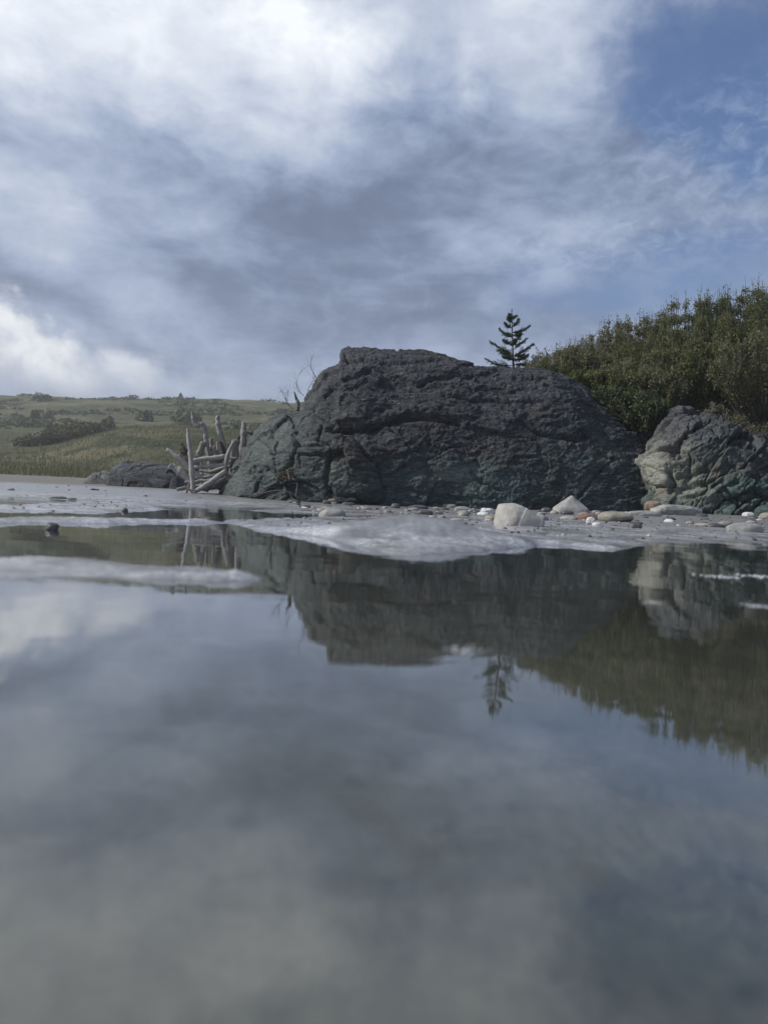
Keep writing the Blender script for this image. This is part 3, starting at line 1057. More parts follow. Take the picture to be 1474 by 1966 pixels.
def crop_disp(p, U, V, fr):
    q = p + np.stack([fbm(p * 1.2 + 9, 3), fbm(p * 1.2 + 39, 3), fbm(p * 1.2 + 69, 3)], -1) * 0.16
    d = fbm(p * 0.9 + 14, 4) * 0.10
    a = R(33)
    rot = np.array([[math.cos(a), 0, -math.sin(a)], [0, 1, 0], [math.sin(a), 0, math.cos(a)]])
    d = d + plates(q @ rot, 2.3, 0.06, 3) + plates(q @ rot, 6.5, 0.018, 4) - 0.05 * np.clip(ridged((q @ rot) * np.array([1.2, 1.2, 4.2]) + 3, 3) - .55, 0, 1)
    fa, fe = facets((q @ rot) * np.array([1.7, 1.7, 3.4]) + 31)
    fb, fbe = facets((q @ rot) * np.array([4.2, 4.2, 8.5]) + 37, 2)
    fc, fce = facets((q @ rot) * np.array([10, 10, 19.0]) + 41, 4)
    d = d + fa * 0.13 - 0.06 * np.exp(-(fe / 0.04) ** 2) + fb * 0.04 - 0.02 * np.exp(-(fbe / 0.06) ** 2) + fc * 0.010
    d = d + 0.16 * bl(U, V, 1262, 900, 32, 40) * fr
    d = d + fbm(q * np.array([6, 6, 9.0]), 4) * 0.02 + fbm(p * 28, 3) * 0.017
    return d + creases(U, V, CROP_LINES, fr)


def crop_masks(p, U, V, fr):
    n = fbm(p * 2.2 + 5, 4)
    pale = 1.0 * bl(U, V, 1262, 900, 40, 48) + 0.75 * bl(U, V, 1325, 925, 42, 30) + 0.45 * bl(U, V, 1315, 860, 16, 16) + 0.3 * bl(U, V, 1345, 960, 50, 16)
    green = S(V + n * 70, 855, 930) * 0.9 + 0.4 * bl(U, V, 1400, 860, 60, 30)
    rust = 0.55 * bl(U, V, 1378, 905, 22, 16) + 0.7 * bl(U, V, 1268, 948, 12, 12) + 0.4 * bl(U, V, 1450, 900, 50, 14) + 0.2 * bl(U, V, 1285, 880, 20, 14)
    return dict(green=np.clip(green, 0, 1), pale=np.clip(pale + 0.25 * n * (pale > 0.1), 0, 1), rust=np.clip(rust, 0, 1))


crop = arch_rock('rock_outcrop',
                 [(1214, 990), (1224, 940), (1232, 888), (1247, 848), (1266, 814), (1292, 794), (1320, 787), (1352, 794), (1385, 803), (1425, 820), (1474, 842), (1540, 860), (1620, 890), (1700, 985)],
                 12.2, [(1214, 11.6), (1260, 10.9), (1330, 10.6), (1480, 10.3), (1700, 10.8)], 14.4, 420, 260, M['crop'], crop_disp, crop_masks, px=1.0, pz=0.9)
tag(crop, 'fractured rock outcrop with cream and sea-green faces below the shrubs', 'rock')


def small_rock(name, prof, Yr, Yf, Yb, seed, label, mat='boul', amp=1.0, nu=150, nv=90, pale=0.0):
    def dp(p, U, V, fr):
        q = p + seed * 3.7
        q = q + fbm(q * 1.1, 3)[:, None] * 0.08
        fa, fe = facets(q * 1.7)
        fb, fbe = facets(q * np.array([4.0, 4.0, 5.5]), 2)
        return amp * (fbm(q * 1.3, 4) * 0.05 + fa * 0.06 - 0.03 * np.exp(-(fe / 0.05) ** 2) + fb * 0.025 + fbm(q * 9, 4) * 0.015)

    def mk(p, U, V, fr):
        z = np.zeros(len(p))
        return dict(green=z + 0.12, pale=z + pale, rust=z)
    o = arch_rock(name, prof, Yr, [(0, Yf), (1474, Yf)], Yb, nu, nv, M[mat], dp, mk, px=0.8, pz=0.6)
    return tag(o, label, 'rock')


small_rock('boulder', [(208, 950), (211, 918), (218, 897), (236, 889), (280, 888), (326, 891), (346, 903), (360, 924), (368, 950)], 16.4, 15.3, 17.6, 1,
           'black blocky boulder on the sand left of the driftwood shelter', 'rock', 0.6)
small_rock('boulder', [(160, 938), (166, 920), (180, 909), (205, 907), (222, 912), (232, 938)], 18.2, 17.5, 19.2, 2,
           'smaller hazy grey boulder just left of the black boulder', 'crop', 0.7, pale=0.2)


# ------------------------------------------------------------------ stones on the wet sand
def ico(sub):
    import bmesh
    bm = bmesh.new()
    bmesh.ops.create_icosphere(bm, subdivisions=sub, radius=1.0)
    bm.verts.ensure_lookup_table()
    v = np.array([q.co[:] for q in bm.verts])
    f = np.array([[q.index for q in fc.verts] for fc in bm.faces])
    bm.free()
    return v, f


ICO4, ICO3, ICO2 = ico(5), ico(4), ico(3)


def ground_dist(u, v, guess):
    """distance at which the line of sight through (u, v) meets the sand"""
    ys = np.geomspace(1.2, 12.0, 260)
    p = np.array([P(u, v, q) for q in ys])
    g = np.maximum(ground_z(p[:, 0], ys, False), 0.0)
    k = np.nonzero(p[:, 2] <= g)[0]
    return float(ys[k[0]]) if len(k) else guess


def stone(name, u0, u1, vt, vb, Y, seed, mat, label, cat='stone', lump=0.12, sink=0.35, depth=1.0, peak=0.0, lean=0.0, group=None, sup=0.8, res=None, cuts=None):
    """stone whose visible width and height were measured in the photo, at distance Y"""
    Y = ground_dist((u0 + u1) / 2, vb, Y)
    c = P((u0 + u1) / 2, vb, Y)
    w = (u1 - u0) / FPX * Y / 2
    h = (vb - vt) / FPX * Y
    v, f = res or ICO3
    v = v.copy()
    q = v * 1.3 + seed * 5.1
    r = 1 + lump * fbm(q, 4) * 1.6 + lump * 0.35 * fbm(q * 4, 3)
    s = np.sign(v) * np.abs(v) ** sup
    v = s * r[:, None]
    gr = np.random.default_rng(seed * 13 + 1)
    for nx, ny, nz, lim in (cuts or [(*gr.normal(size=3), gr.uniform(.78, .95)) for _ in range(3)]):
        nn = np.array([nx, ny, nz]) / math.sqrt(nx * nx + ny * ny + nz * nz)
        v = v - np.maximum(0, v @ nn - lim)[:, None] * nn * 0.68
    if peak:
        k = np.clip(v[:, 2], 0, 1)
        v[:, 0] = v[:, 0] * (1 - peak * k) + lean * k
        v[:, 1] *= 1 - peak * k
    full = h / (1 - sink)
    v = v * np.array([w, w * depth, 0.5 * full])
    top = v[:, 2].max()
    v[:, 2] += h - top
    v[:, 0] *= 2 * w / (np.ptp(v[:, 0]) + 1e-9)
    pos = (float(c[0]), float(Y), float(c[2]))
    o = mesh_np(name, v, f, M[mat], origin=(0, 0, 0))
    o.location = pos
    return tag(o, label, cat, group)


def dist_at(u, v, z):
    return float(G(u, v, z)[1])


stone('boulder', 945, 1042, 966, 1009, 4.6, 3, 'st_pale', 'pale rounded boulder with a white quartz band, largest on the wet sand', lump=0.09, sink=0.38, depth=0.8, peak=0.10, lean=-0.06, sup=0.85, cuts=[(-1, 0, .12, .78), (.62, -.1, .78, .50), (-.12, -.2, .97, .70), (.2, -.95, .3, .72), (-.6, -.7, .35, .74)], res=ICO4)
stone('boulder', 1062, 1132, 951, 984, 6.6, 4, 'st_grey', 'pointed grey boulder behind the banded one, against the dark rock', lump=0.16, sink=0.35, depth=0.8, peak=0.45, res=ICO4, cuts=[(-.75, -.2, .62, .52), (.8, -.1, .6, .50), (.1, -.8, .55, .62), (-.3, -.9, .2, .75)])
stone('beach_stone', 1148, 1213, 982, 1001, 5.4, 5, 'st_tan', 'flat oval tan stone lying beside a red slab', lump=0.05, sink=0.2, depth=0.8)
stone('beach_stone', 1104, 1160, 986, 998, 5.8, 6, 'st_red', 'flat rust-red stone between the two boulders and the oval one', lump=0.10, depth=0.6)
stone('beach_stone', 1124, 1142, 992, 1007, 4.9, 7, 'st_white', 'small bright white stone in front of the red slab', lump=0.16, sink=0.1)
stone('pebble', 1136, 1153, 1002, 1009, 4.8, 8, 'st_white', 'little flat white pebble touching the bright white stone', lump=0.12)
stone('beach_stone', 1204, 1231, 1003, 1014, 4.4, 9, 'st_dark', 'dark wet pebble alone in front of the oval tan stone', lump=0.1)
stone('beach_stone', 1204, 1268, 980, 991, 6.3, 10, 'st_grey', 'long pale smooth stone right of the oval tan one', lump=0.10, depth=0.5)
stone('boulder', 1237, 1268, 961, 977, 8.8, 11, 'st_rust', 'rounded rusty stone at the foot of the cream outcrop', lump=0.14, sink=0.2)
stone('beach_stone', 1246, 1345, 969, 989, 8.2, 12, 'st_grey', 'long pale grey slab lying before the cream outcrop', lump=0.16, sink=0.2, depth=0.4, sup=0.6, res=ICO4)
stone('beach_stone', 1010, 1034, 963, 978, 7.8, 13, 'st_brown', 'dull brown rounded stone between the two boulders, against the rock', lump=0.08, sink=0.2)
stone('beach_stone', 1036, 1058, 974, 983, 7.0, 14, 'st_dark', 'small dark stone just left of the pointed boulder', lump=0.1)
stone('beach_stone', 1075, 1100, 980, 988, 6.2, 15, 'st_dark', 'low dark stone below the pointed boulder', lump=0.1)
stone('beach_stone', 920, 950, 975, 985, 6.4, 16, 'st_white', 'white broken stone left of the banded boulder', lump=0.22)
stone('beach_stone', 848, 878, 967, 975, 8.6, 17, 'st_tan', 'pale tan flat stone at the foot of the big rock', lump=0.1, depth=0.6)
stone('beach_stone', 783, 822, 969, 977, 8.0, 18, 'st_dark', 'dark lens-shaped stone before the middle of the big rock', lump=0.06, depth=0.5)
stone('beach_stone', 750, 768, 966, 976, 8.2, 19, 'st_dark', 'round dark stone left of the lens-shaped one', lump=0.08)
stone('beach_stone', 798, 832, 979, 988, 5.8, 20, 'st_dark', 'low dark grey stone in front of the lens-shaped one', lump=0.06, depth=0.6)
stone('beach_stone', 829, 848, 983, 988, 5.8, 21, 'st_dark', 'tiny black stone touching a low dark grey one', lump=0.1)
stone('beach_stone', 628, 648, 957, 967, 9.5, 22, 'st_brown', 'rounded brown stone on the waterline below the big rock', lump=0.1)
stone('beach_stone', 618, 636, 960, 967, 9.3, 23, 'st_dark', 'black stone tucked against the rounded brown one', lump=0.1)
stone('beach_stone', 655, 682, 964, 969, 9.2, 24, 'st_dark', 'low black stone right of the rounded brown one', lump=0.06, depth=0.6)
stone('beach_stone', 553, 577, 959, 966, 9.0, 25, 'st_dark', 'black lens stone below the broken twig', lump=0.05, depth=0.6)
stone('beach_stone', 612, 664, 976, 991, 5.2, 26, 'st_grey', 'pale domed stone awash in the pool before the big rock', lump=0.04, sink=0.45, depth=0.7)
stone('beach_stone', 1395, 1462, 1003, 1021, 4.2, 27, 'st_grey', 'flat grey stone awash near the right edge', lump=0.08, sink=0.4, depth=0.5)
stone('beach_stone', 1290, 1312, 978, 986, 7.0, 28, 'st_white', 'white pebble in front of the long grey slab', lump=0.12)
stone('beach_stone', 1425, 1446, 983, 991, 6.5, 29, 'st_white', 'white oval pebble on grey sand below the green outcrop', lump=0.08)
stone('beach_stone', 1458, 1490, 984, 995, 6.2, 30, 'st_tan', 'tan stone cut by the right edge of the picture', lump=0.1)
stone('beach_stone', 872, 905, 972, 980, 7.2, 31, 'st_grey', 'grey flat stone beside the pale tan one', lump=0.08, depth=0.6)
stone('beach_stone', 89, 113, 1003, 1018, 2.1, 32, 'st_dark', 'dark foam-flecked stone alone in the pool on the left', lump=0.18, sink=0.15)
stone('beach_stone', 233, 246, 975, 982, 4.2, 33, 'st_dark', 'tiny black stone on the foam at far left', lump=0.15)

# many small pebbles near the rocks
KINDS = [('st_dark', 'small dark pebble half sunk in the wet sand'), ('st_grey', 'small pale grey pebble half sunk in the wet sand'),
         ('st_tan', 'small tan pebble half sunk in the wet sand'), ('st_white', 'small white pebble half sunk in the wet sand')]
pr = random.Random(5)
for i in range(170):
    if i < 105:
        u = pr.uniform(830, 1500)
        Y = pr.uniform(4.6, 10.2)
    elif i < 148:
        u = pr.uniform(560, 860)
        Y = pr.uniform(6.5, 11.0)
    else:
        u = pr.uniform(-20, 430)
        Y = pr.uniform(6.0, 14.0)
    k = pr.choices(range(4), (5, 3, 2, 1.4))[0]
    x = (u - CX) / FPX * Y
    z = float(ground_z(x, Y)[0])
    if z < -0.012:
        continue
    rad = 0.010 + 0.045 * pr.random() ** 2
    v, f = ICO2
    v = v.copy()
    v *= (1 + 0.16 * fbm(v * 1.4 + i * 3.3, 3))[:, None]
    v *= np.array([rad * pr.uniform(1, 1.7), rad, rad * pr.uniform(0.35, 0.75)])
    o = mesh_np('pebble', v, f, M[KINDS[k][0]], origin=(0, 0, 0))
    o.location = (x, Y, max(z, 0) + rad * 0.08)
    o.rotation_euler = (0, 0, pr.uniform(0, 6))
    kind = KINDS[k][1].split(' half')[0]
    where = ('on the sand flat left of the driftwood shelter' if i >= 148 else 'along the foot of the big dark rock' if i >= 105
             else 'on the sand before the cream outcrop' if u > 1235 else 'on the sand around the pale boulders')
    tag(o, kind + ' half sunk ' + where, 'pebble', kind + 's ' + where)


# crumbs of bark, shell and weed strewn over the wet sand
r_ = np.random.default_rng(88)
N = 1500
uu = np.concatenate([r_.uniform(-60, 1540, 1000), r_.uniform(560, 1540, 500)])
yq = np.concatenate([np.exp(r_.uniform(math.log(2.6), math.log(14), 1000)), np.exp(r_.uniform(math.log(4.5), math.log(11.2), 500))])
xq = (uu - CX) / FPX * yq
zq = ground_z(xq, yq)
ok = zq > 0.001
ctr = np.stack([xq, yq, zq + 0.001], -1)[ok]
tet = np.array([(1, 0, 0), (-.5, .8, 0), (-.5, -.8, .05), (0, 0, .55)], float)
n = len(ctr)
sz = r_.uniform(.004, .013, n)[:, None, None] * r_.uniform(.5, 1.5, (n, 1, 3))
an = r_.uniform(0, 6.28, n)
rt = np.zeros((n, 3, 3))
rt[:, 0, 0] = np.cos(an)
rt[:, 0, 1] = -np.sin(an)
rt[:, 1, 0] = np.sin(an)
rt[:, 1, 1] = np.cos(an)
rt[:, 2, 2] = 1
vv = np.einsum('nij,nkj->nki', rt, tet[None] * sz) + ctr[:, None]
fi = np.arange(n)[:, None, None] * 4 + np.array([(0, 1, 3), (1, 2, 3), (2, 0, 3), (0, 2, 1)])[None]
tag(mesh_np('beach_litter', vv.reshape(-1, 3), fi.reshape(-1, 3), M['litter'], smooth=False), 'crumbs of bark, shell and weed strewn over the wet sand', 'beach litter', kind='stuff')

# ------------------------------------------------------------------ driftwood shelter
def pole(name, pts, wid, Y, mat, label, cat='driftwood', jitter=0.10, sides=9, step=7, dy=0.0, flat=1.0, knot=0.12, group=None):
    """weathered pole through surveyed points; wid = widths in photo pixels, dy = lean away along its run"""
    n = len(pts)
    ys = [Y + dy * i / max(1, n - 1) for i in range(n)]
    c = [P(u, v, y) for (u, v), y in zip(pts, ys)]
    if isinstance(wid, (int, float)):
        wid = [wid] * n
    r = [w * (1.22 if group else 1.0) / 2 / FPX * y for w, y in zip(wid, ys)]
    seed = int(abs(pts[0][0] * 7 + pts[0][1] * 3)) % 9973
    pth, rad = smooth_path(c, r, step if n > 2 else 14)
    g = np.random.default_rng(seed)
    pth = pth + np.convolve(g.normal(size=len(pth)), np.ones(3) / 3, 'same')[:, None] * g.normal(size=3) * rad.mean() * 0.16
    rad = rad * (1 + knot * np.convolve(g.normal(size=len(rad)), np.ones(2) / 2, 'same'))
    v, f, uv = tube_np(pth, np.maximum(rad, 0.0015), sides, jitter, seed, flat)
    o = mesh_np(name, v, tri_fix(np.array(f)), M[mat], uv=uv)
    return tag(o, label, cat, group)


D = 13.0
GP = 'driftwood poles of the beach shelter'
PO = 'driftwood_pole'
pole(PO, [(360, 823), (363, 845), (366, 872), (369, 902), (371, 948)], [4, 6, 7, 7.5, 7], D - .35, 'wood', 'pale straight upright pole, frontmost of the driftwood shelter', group=GP)
pole(PO, [(369, 789), (370, 800), (373, 812), (379, 817), (387, 813.5), (393, 822), (395, 838), (398, 858), (404, 885), (407, 930)], [2.5, 5, 7, 8, 7, 7.5, 8, 8, 9, 9], D + .25, 'wood',
     'crooked driftwood snag with a hooked top, tallest of the shelter', group=GP)
pole(PO, [(419, 798), (419, 812), (423, 830), (428, 850), (432, 876), (436, 925)], [4, 8, 8, 9, 8, 8], D + .3, 'wood', 'leaning grey pole with a pointed top rising at the shelter middle', group=GP)
pole(PO, [(468, 811), (468, 830), (466, 855), (461, 885), (456, 935)], [8, 11, 12, 12, 13], D + .25, 'wood_b', 'stout blunt upright post beside the big rock', group=GP)
pole(PO, [(453, 845), (451, 870), (449, 912), (448, 940)], [11, 15, 16, 16], D - .05, 'wood_b', 'broad brown plank standing at the right end of the shelter', flat=0.45, group=GP)
pole(PO, [(449, 848), (444, 857), (439, 869), (434, 886), (434, 903), (437, 922)], [3.5, 5, 6, 6, 6, 6], D - .35, 'wood', 'thin bowed pole leaning on the broad brown plank', group=GP)
pole(PO, [(348, 851), (354, 864), (360, 878), (368, 900), (382, 926)], [5, 10, 11, 11, 9], D + .05, 'wood_d', 'dark splintered log leaning behind the frontmost upright pole', jitter=0.2, group=GP)
pole(PO, [(391, 849), (386, 862), (380, 882), (374, 905)], [9, 11, 11, 9], D + .1, 'wood_b', 'short brown stub of log leaning inside the shelter', group=GP)
pole(PO, [(321, 863), (334, 872), (348, 883), (364, 899), (384, 916)], [5, 7, 8, 8, 8], D - .2, 'wood', 'long pale split log slanting out to the left, upper of two', flat=0.6, group=GP)
pole(PO, [(326, 893), (338, 901), (352, 910), (367, 922)], [9, 11, 12, 11], D - .15, 'wood', 'weathered plank slanting out to the left, lower of two', flat=0.5, group=GP)
pole(PO, [(371, 885), (386, 881), (402, 880), (430, 876), (440, 879), (456, 880)], [7, 7, 7, 7, 5, 3], D - .15, 'wood', 'topmost horizontal rail of the driftwood shelter', group=GP)
pole(PO, [(373, 898), (390, 896), (408, 895), (428, 892), (444, 889)], [6, 7, 7.5, 7, 6], D - .15, 'wood', 'second horizontal rail from the top of the shelter', group=GP)
pole(PO, [(384, 903), (395, 905), (404, 906), (422, 900), (442, 895)], [4, 5, 6, 5.5, 5], D - .2, 'wood', 'thin sagging rail below the second one of the shelter', group=GP)
pole(PO, [(374, 944), (388, 936), (404, 926), (420, 914), (433, 905)], [7, 9, 9, 9, 9], D - .45, 'wood', 'straight log slanting up to the right across the shelter front', group=GP)
pole(PO, [(356, 925), (372, 926), (386, 924), (410, 922), (440, 922)], [5, 6, 7, 7, 6], D - .25, 'wood', 'low rail resting behind the slanting front log', group=GP)
pole(PO, [(388, 937), (404, 936), (422, 933), (438, 928)], [6, 7, 7, 6], D - .1, 'wood_b', 'lowest log lying on the sand inside the shelter', group=GP)
pole(PO, [(364, 929), (361, 938), (357, 950)], [4, 4.5, 4], D - .5, 'wood', 'short stick propped against the frontmost upright pole', group=GP)
pole(PO, [(354, 933), (364, 940), (376, 948)], [3, 4, 4], D - .55, 'wood_b', 'brown stick lying at the foot of the frontmost upright pole', group=GP)
pole(PO, [(405, 842), (407, 858), (408, 880), (408, 935)], [6, 10, 11, 11], D + .5, 'wood_b', 'brown upright log standing behind the crooked snag', group=GP)
pole(PO, [(417.5, 848), (418.5, 862), (419, 885), (420, 930)], [3, 4.5, 5, 5], D + .45, 'wood', 'thin pale upright stick at the shelter back', group=GP)
pole(PO, [(422, 848), (427, 862), (432, 880), (437, 905)], [4, 6, 6, 6], D + .1, 'wood_d', 'dark thin stick leaning across the grey pointed pole', group=GP)
pole(PO, [(383, 909), (388, 913), (394, 921)], [4, 8, 6], D - .05, 'wood', 'short curved slab wedged inside the shelter', flat=0.5, group=GP)
pole(PO, [(378, 880), (386, 905), (392, 938)], [8, 9, 9], D + .4, 'wood_d', 'dark log added as inner darkness at the shelter back left', group=GP)  # added back log, dark wood standing in for the shade inside the shelter
pole(PO, [(424, 885), (424, 910), (424, 940)], [11, 12, 12], D + .5, 'wood_d', 'dark thick log added as inner darkness at the shelter back right', group=GP)  # another added log, its dark colour makes the inside look shaded
pole(PO, [(380, 915), (410, 911), (445, 908)], [7, 8, 7], D + .25, 'wood_b', 'brown rail added to fill the darkness across the back of the shelter', group=GP)  # added rail, put in to fill the inner darkness
pole(PO, [(390, 928), (415, 927), (445, 926)], [8, 9, 8], D + .3, 'wood_d', 'dark low log added as inner darkness along the back of the shelter', group=GP)  # added low log whose dark wood stands for shade behind the rails
pole(PO, [(384, 862), (388, 890), (390, 940)], [5, 7, 8], D + .35, 'wood', 'grey upright log between the brown stub and the crooked snag', group=GP)
pole(PO, [(412, 856), (414, 885), (414, 938)], [5, 8, 9], D + .2, 'wood_b', 'splintered brown upright right of the crooked snag', jitter=.2, group=GP)
pole(PO, [(440, 852), (443, 880), (443, 936)], [6, 9, 10], D + .35, 'wood', 'grey upright log behind the bowed pole', group=GP)
pole(PO, [(458, 838), (460, 870), (462, 925)], [6, 9, 9], D + .5, 'wood_d', 'dark slab between the broad plank and the stout post', group=GP)
pole(PO, [(376, 917), (400, 915), (428, 911)], [5, 6, 5], D - .2, 'wood', 'pale thin rail just above the low rail', group=GP)
pole(PO, [(340, 940), (372, 936), (400, 942)], [5, 7, 6], D - .3, 'wood_b', 'brown log half buried at the shelter entrance', group=GP)
pole(PO, [(400, 935), (420, 926), (441, 912)], [5, 6, 6], D - .3, 'wood', 'short pale log slanting right under the long front log', group=GP)
pole(PO, [(344, 872), (356, 890), (372, 915)], [4, 6, 6], D + .15, 'wood_b', 'thin brown stick slanting beside the dark splintered log', group=GP)
pole(PO, [(475, 830), (482, 832), (490, 831)], [3, 4, 2], D + .9, 'wood_d', 'dark thin stick end poking out behind the stout post', group=GP)
pole(PO, [(493, 817), (497, 822), (499, 832)], [4, 6, 6], D + .9, 'wood_b', 'pale stub end poking up behind the left lobe of the rock', group=GP)

# other wood on the beach
lg = root('driftwood_log', P(70, 932, 24))


def log_part(nm, pts, wid, Y, mat):
    c = [P(u, v, Y) - np.array(lg.location) for u, v in pts]
    pth, rad = smooth_path(c, [w / 2 / FPX * Y for w in wid], 9)
    v, f, uv = tube_np(pth, rad, 10, 0.08, 3)
    return mesh_np(nm, v, tri_fix(np.array(f)), M[mat], parent=lg, uv=uv)


log_part('trunk', [(-160, 923), (-60, 925), (40, 927), (100, 928), (153, 930)], [16, 14, 12, 11, 9], 24, 'wood')
log_part('branch', [(28, 926), (33, 921), (38, 915)], [6, 4, 2], 23.8, 'wood')
tag(lg, 'long pale driftwood log lying along the beach at far left', 'driftwood')
pole('driftwood_stick', [(128, 975), (150, 976), (185, 977)], [3, 4.5, 3], 4.8, 'wood_d', 'black waterlogged stick lying on the foam at left', dy=0.15)
pole('driftwood_stick', [(170, 943), (178, 941), (190, 941)], [3, 5, 3], 11.5, 'wood_d', 'dark scrap of wood on the sand before the black boulder', jitter=0.3)
pole('driftwood_stick', [(570, 788), (572, 776), (568, 764), (565, 752)], [9, 8, 6, 2.5], 13.6, 'wood_b', 'splintered brown snag on the shoulder of the big rock', jitter=0.25)
pole('driftwood_stick', [(641, 753), (641, 764), (644, 774), (652, 780), (664, 782)], [1.4, 1.8, 2.0, 2.0, 1.2], 12.22, 'wood', 'pale hooked twig lying on the dark rock face', sides=6)
tw = root('fallen_twig', P(540, 955, 11.0))


def twig_part(nm, pts, wid, Y, dy=0.0):
    n = len(pts)
    ys = [Y + dy * i / (n - 1) for i in range(n)]
    c = [P(u, v, y) - np.array(tw.location) for (u, v), y in zip(pts, ys)]
    pth, rad = smooth_path(c, [w / 2 / FPX * Y for w in wid], 8)
    v, f, uv = tube_np(pth, rad, 6, 0.05, 3)
    mesh_np(nm, v, tri_fix(np.array(f)), M['twig'], parent=tw, uv=uv)


twig_part('stem', [(476, 955), (500, 948), (530, 942), (552, 944), (564, 950), (573, 961)], [1.6, 2, 2.2, 2.4, 2.4, 2], 11.0)
twig_part('branch', [(500, 957), (515, 949), (530, 942)], [1.2, 1.5, 1.6], 11.0)
twig_part('branch', [(567, 954), (570, 940), (571, 928)], [2, 1.6, 1.2], 11.0)
twig_part('branch', [(556, 946), (560, 954), (564, 960)], [2, 2.4, 2], 10.95)
tag(tw, 'bent bare twig lying at the waterline under the rock', 'twig')


# ------------------------------------------------------------------ leafy things
def leaves_np(c, size, r, up=0.3, aspect=0.45):
    """one small pointed leaf (two triangles) at every centre"""
    n = len(c)
    a = r.normal(size=(n, 3))
    a[:, 2] += up
    a /= np.linalg.norm(a, axis=1)[:, None]
    b = np.cross(a, r.normal(size=(n, 3)))
    b /= np.linalg.norm(b, axis=1)[:, None] + 1e-9
    s = size * r.uniform(0.6, 1.3, n)[:, None]
    k = np.cross(a, b) * s * 0.12
    v = np.stack([c - a * s * .5, c + b * s * aspect * .5 + k, c + a * s * .5, c - b * s * aspect * .5 + k], 1).reshape(-1, 3)
    i = np.arange(n)[:, None] * 4
    f = np.vstack([i + np.array([0, 1, 2]), i + np.array([0, 2, 3])])
    return v, f


def sticks_np(a, b, rad, r):
    """many thin three-sided twigs at once"""
    n = len(a)
    ax = (b - a) / (np.linalg.norm(b - a, axis=1)[:, None] + 1e-9)
    s1 = np.cross(ax, r.normal(size=(n, 3)))
    s1 /= np.linalg.norm(s1, axis=1)[:, None] + 1e-9
    s2 = np.cross(ax, s1)
    ring = [(s1 * math.cos(t) + s2 * math.sin(t)) for t in (0, 2.0944, 4.1888)]
    v = np.stack([a + q * rad for q in ring] + [b + q * rad * 0.3 for q in ring], 1).reshape(-1, 3)
    i = np.arange(n)[:, None] * 6
    f = np.vstack([i + np.array(t) for t in ((0, 1, 4), (0, 4, 3), (1, 2, 5), (1, 5, 4), (2, 0, 3), (2, 3, 5))])
    return v, f


def shrub(base, rx, ry, h, seed, leafmat, label, stems=34, subs=7, per=22, lsize=0.05, bare=0.30, lean=(0, 0), group='shrubs on the bank above the rock', name='shrub', cat='shrub', upright=1.0):
    r = np.random.default_rng(seed)
    o = root(name, base)
    so = Soup()
    lc, tw0, tw1 = [], [], []
    for k in range(stems):
        th = r.uniform(0, 2 * math.pi)
        rad = math.sqrt(r.uniform(0.0, 1.0))
        hh = h * (1 - 0.30 * rad ** 3) - r.uniform(0.0, 0.22) * min(1.0, h)
        end = np.array([rx * rad * math.cos(th) + lean[0], ry * rad * math.sin(th) + lean[1], hh])
        st = np.array([end[0] * 0.22 + r.normal() * 0.08, end[1] * 0.22 + r.normal() * 0.08, -0.05])
        mid = st * 0.45 + end * 0.55 + np.array([end[0] * 0.10, end[1] * 0.10, -0.06 * h]) + r.normal(size=3) * 0.06
        pth, rd = smooth_path([st, mid, end], [0.017, 0.010, 0.003], 5)
        v, f, uv = tube_np(pth, rd, 4, 0, seed + k)
        so.add(v, tri_fix(np.array(f)), uv)
        q = r.uniform(bare, 0.97, subs)
        p0 = pth[np.minimum(len(pth) - 2, (q * (len(pth) - 1)).astype(int))]
        L = (min(h, 1.7) * r.uniform(0.10, 0.22, subs) * (1.25 - 0.9 * q))[:, None]
        dr = r.normal(size=(subs, 3)) * 0.75
        dr[:, 2] = np.abs(dr[:, 2]) * 0.5 + 0.75 * upright
        dr /= np.linalg.norm(dr, axis=1)[:, None]
        p1 = p0 + dr * L
        tw0.append(p0)
        tw1.append(p1)
        tt = r.uniform(0.15, 1.05, (subs, per, 1))
        lc.append((p0[:, None] + (p1 - p0)[:, None] * tt + r.normal(size=(subs, per, 3)) * 0.04).reshape(-1, 3))
        tt = r.uniform(0.55, 1.0, 6)[:, None]
        lc.append(mid + (end - mid) * tt + r.normal(size=(6, 3)) * 0.03)
    so.add(*sticks_np(np.vstack(tw0), np.vstack(tw1), 0.0055, r))
    lc = np.vstack(lc)
    v, f = leaves_np(lc, lsize, r, 0.5)
    mesh_np('foliage', v, f, M[leafmat], parent=o, smooth=False)
    so.build('stems', M['bark'], parent=o)
    return tag(o, label, cat, group)


# earth bank that carries the shrubs, behind the rocks
bx = np.linspace(0.5, 16, 90)
by = np.linspace(12.6, 30, 80)
BX, BY = np.meshgrid(bx, by, indexing='ij')


def bank_z(x, y):
    x = np.asarray(x, float)
    y = np.asarray(y, float)
    up = S(y, 12.6, 15.5) * S(x, 1.4, 5.0)
    zz = 0.15 + up * (1.15 + 0.26 * np.clip(x - 2.5, 0, 9)) + S(y, 15, 20) * S(x, 1.0, 6.0) * 0.7
    p = np.stack([x.ravel(), y.ravel(), np.zeros(x.size)], -1)
    return zz + fbm(p * 0.8, 4).reshape(x.shape) * 0.18


bz = bank_z(BX, BY)
bf = grid_faces(len(bx), len(by))
tag(mesh_np('earth_bank', np.stack([BX, BY, bz], -1).reshape(-1, 3), bf, M['soil']), kind='structure')

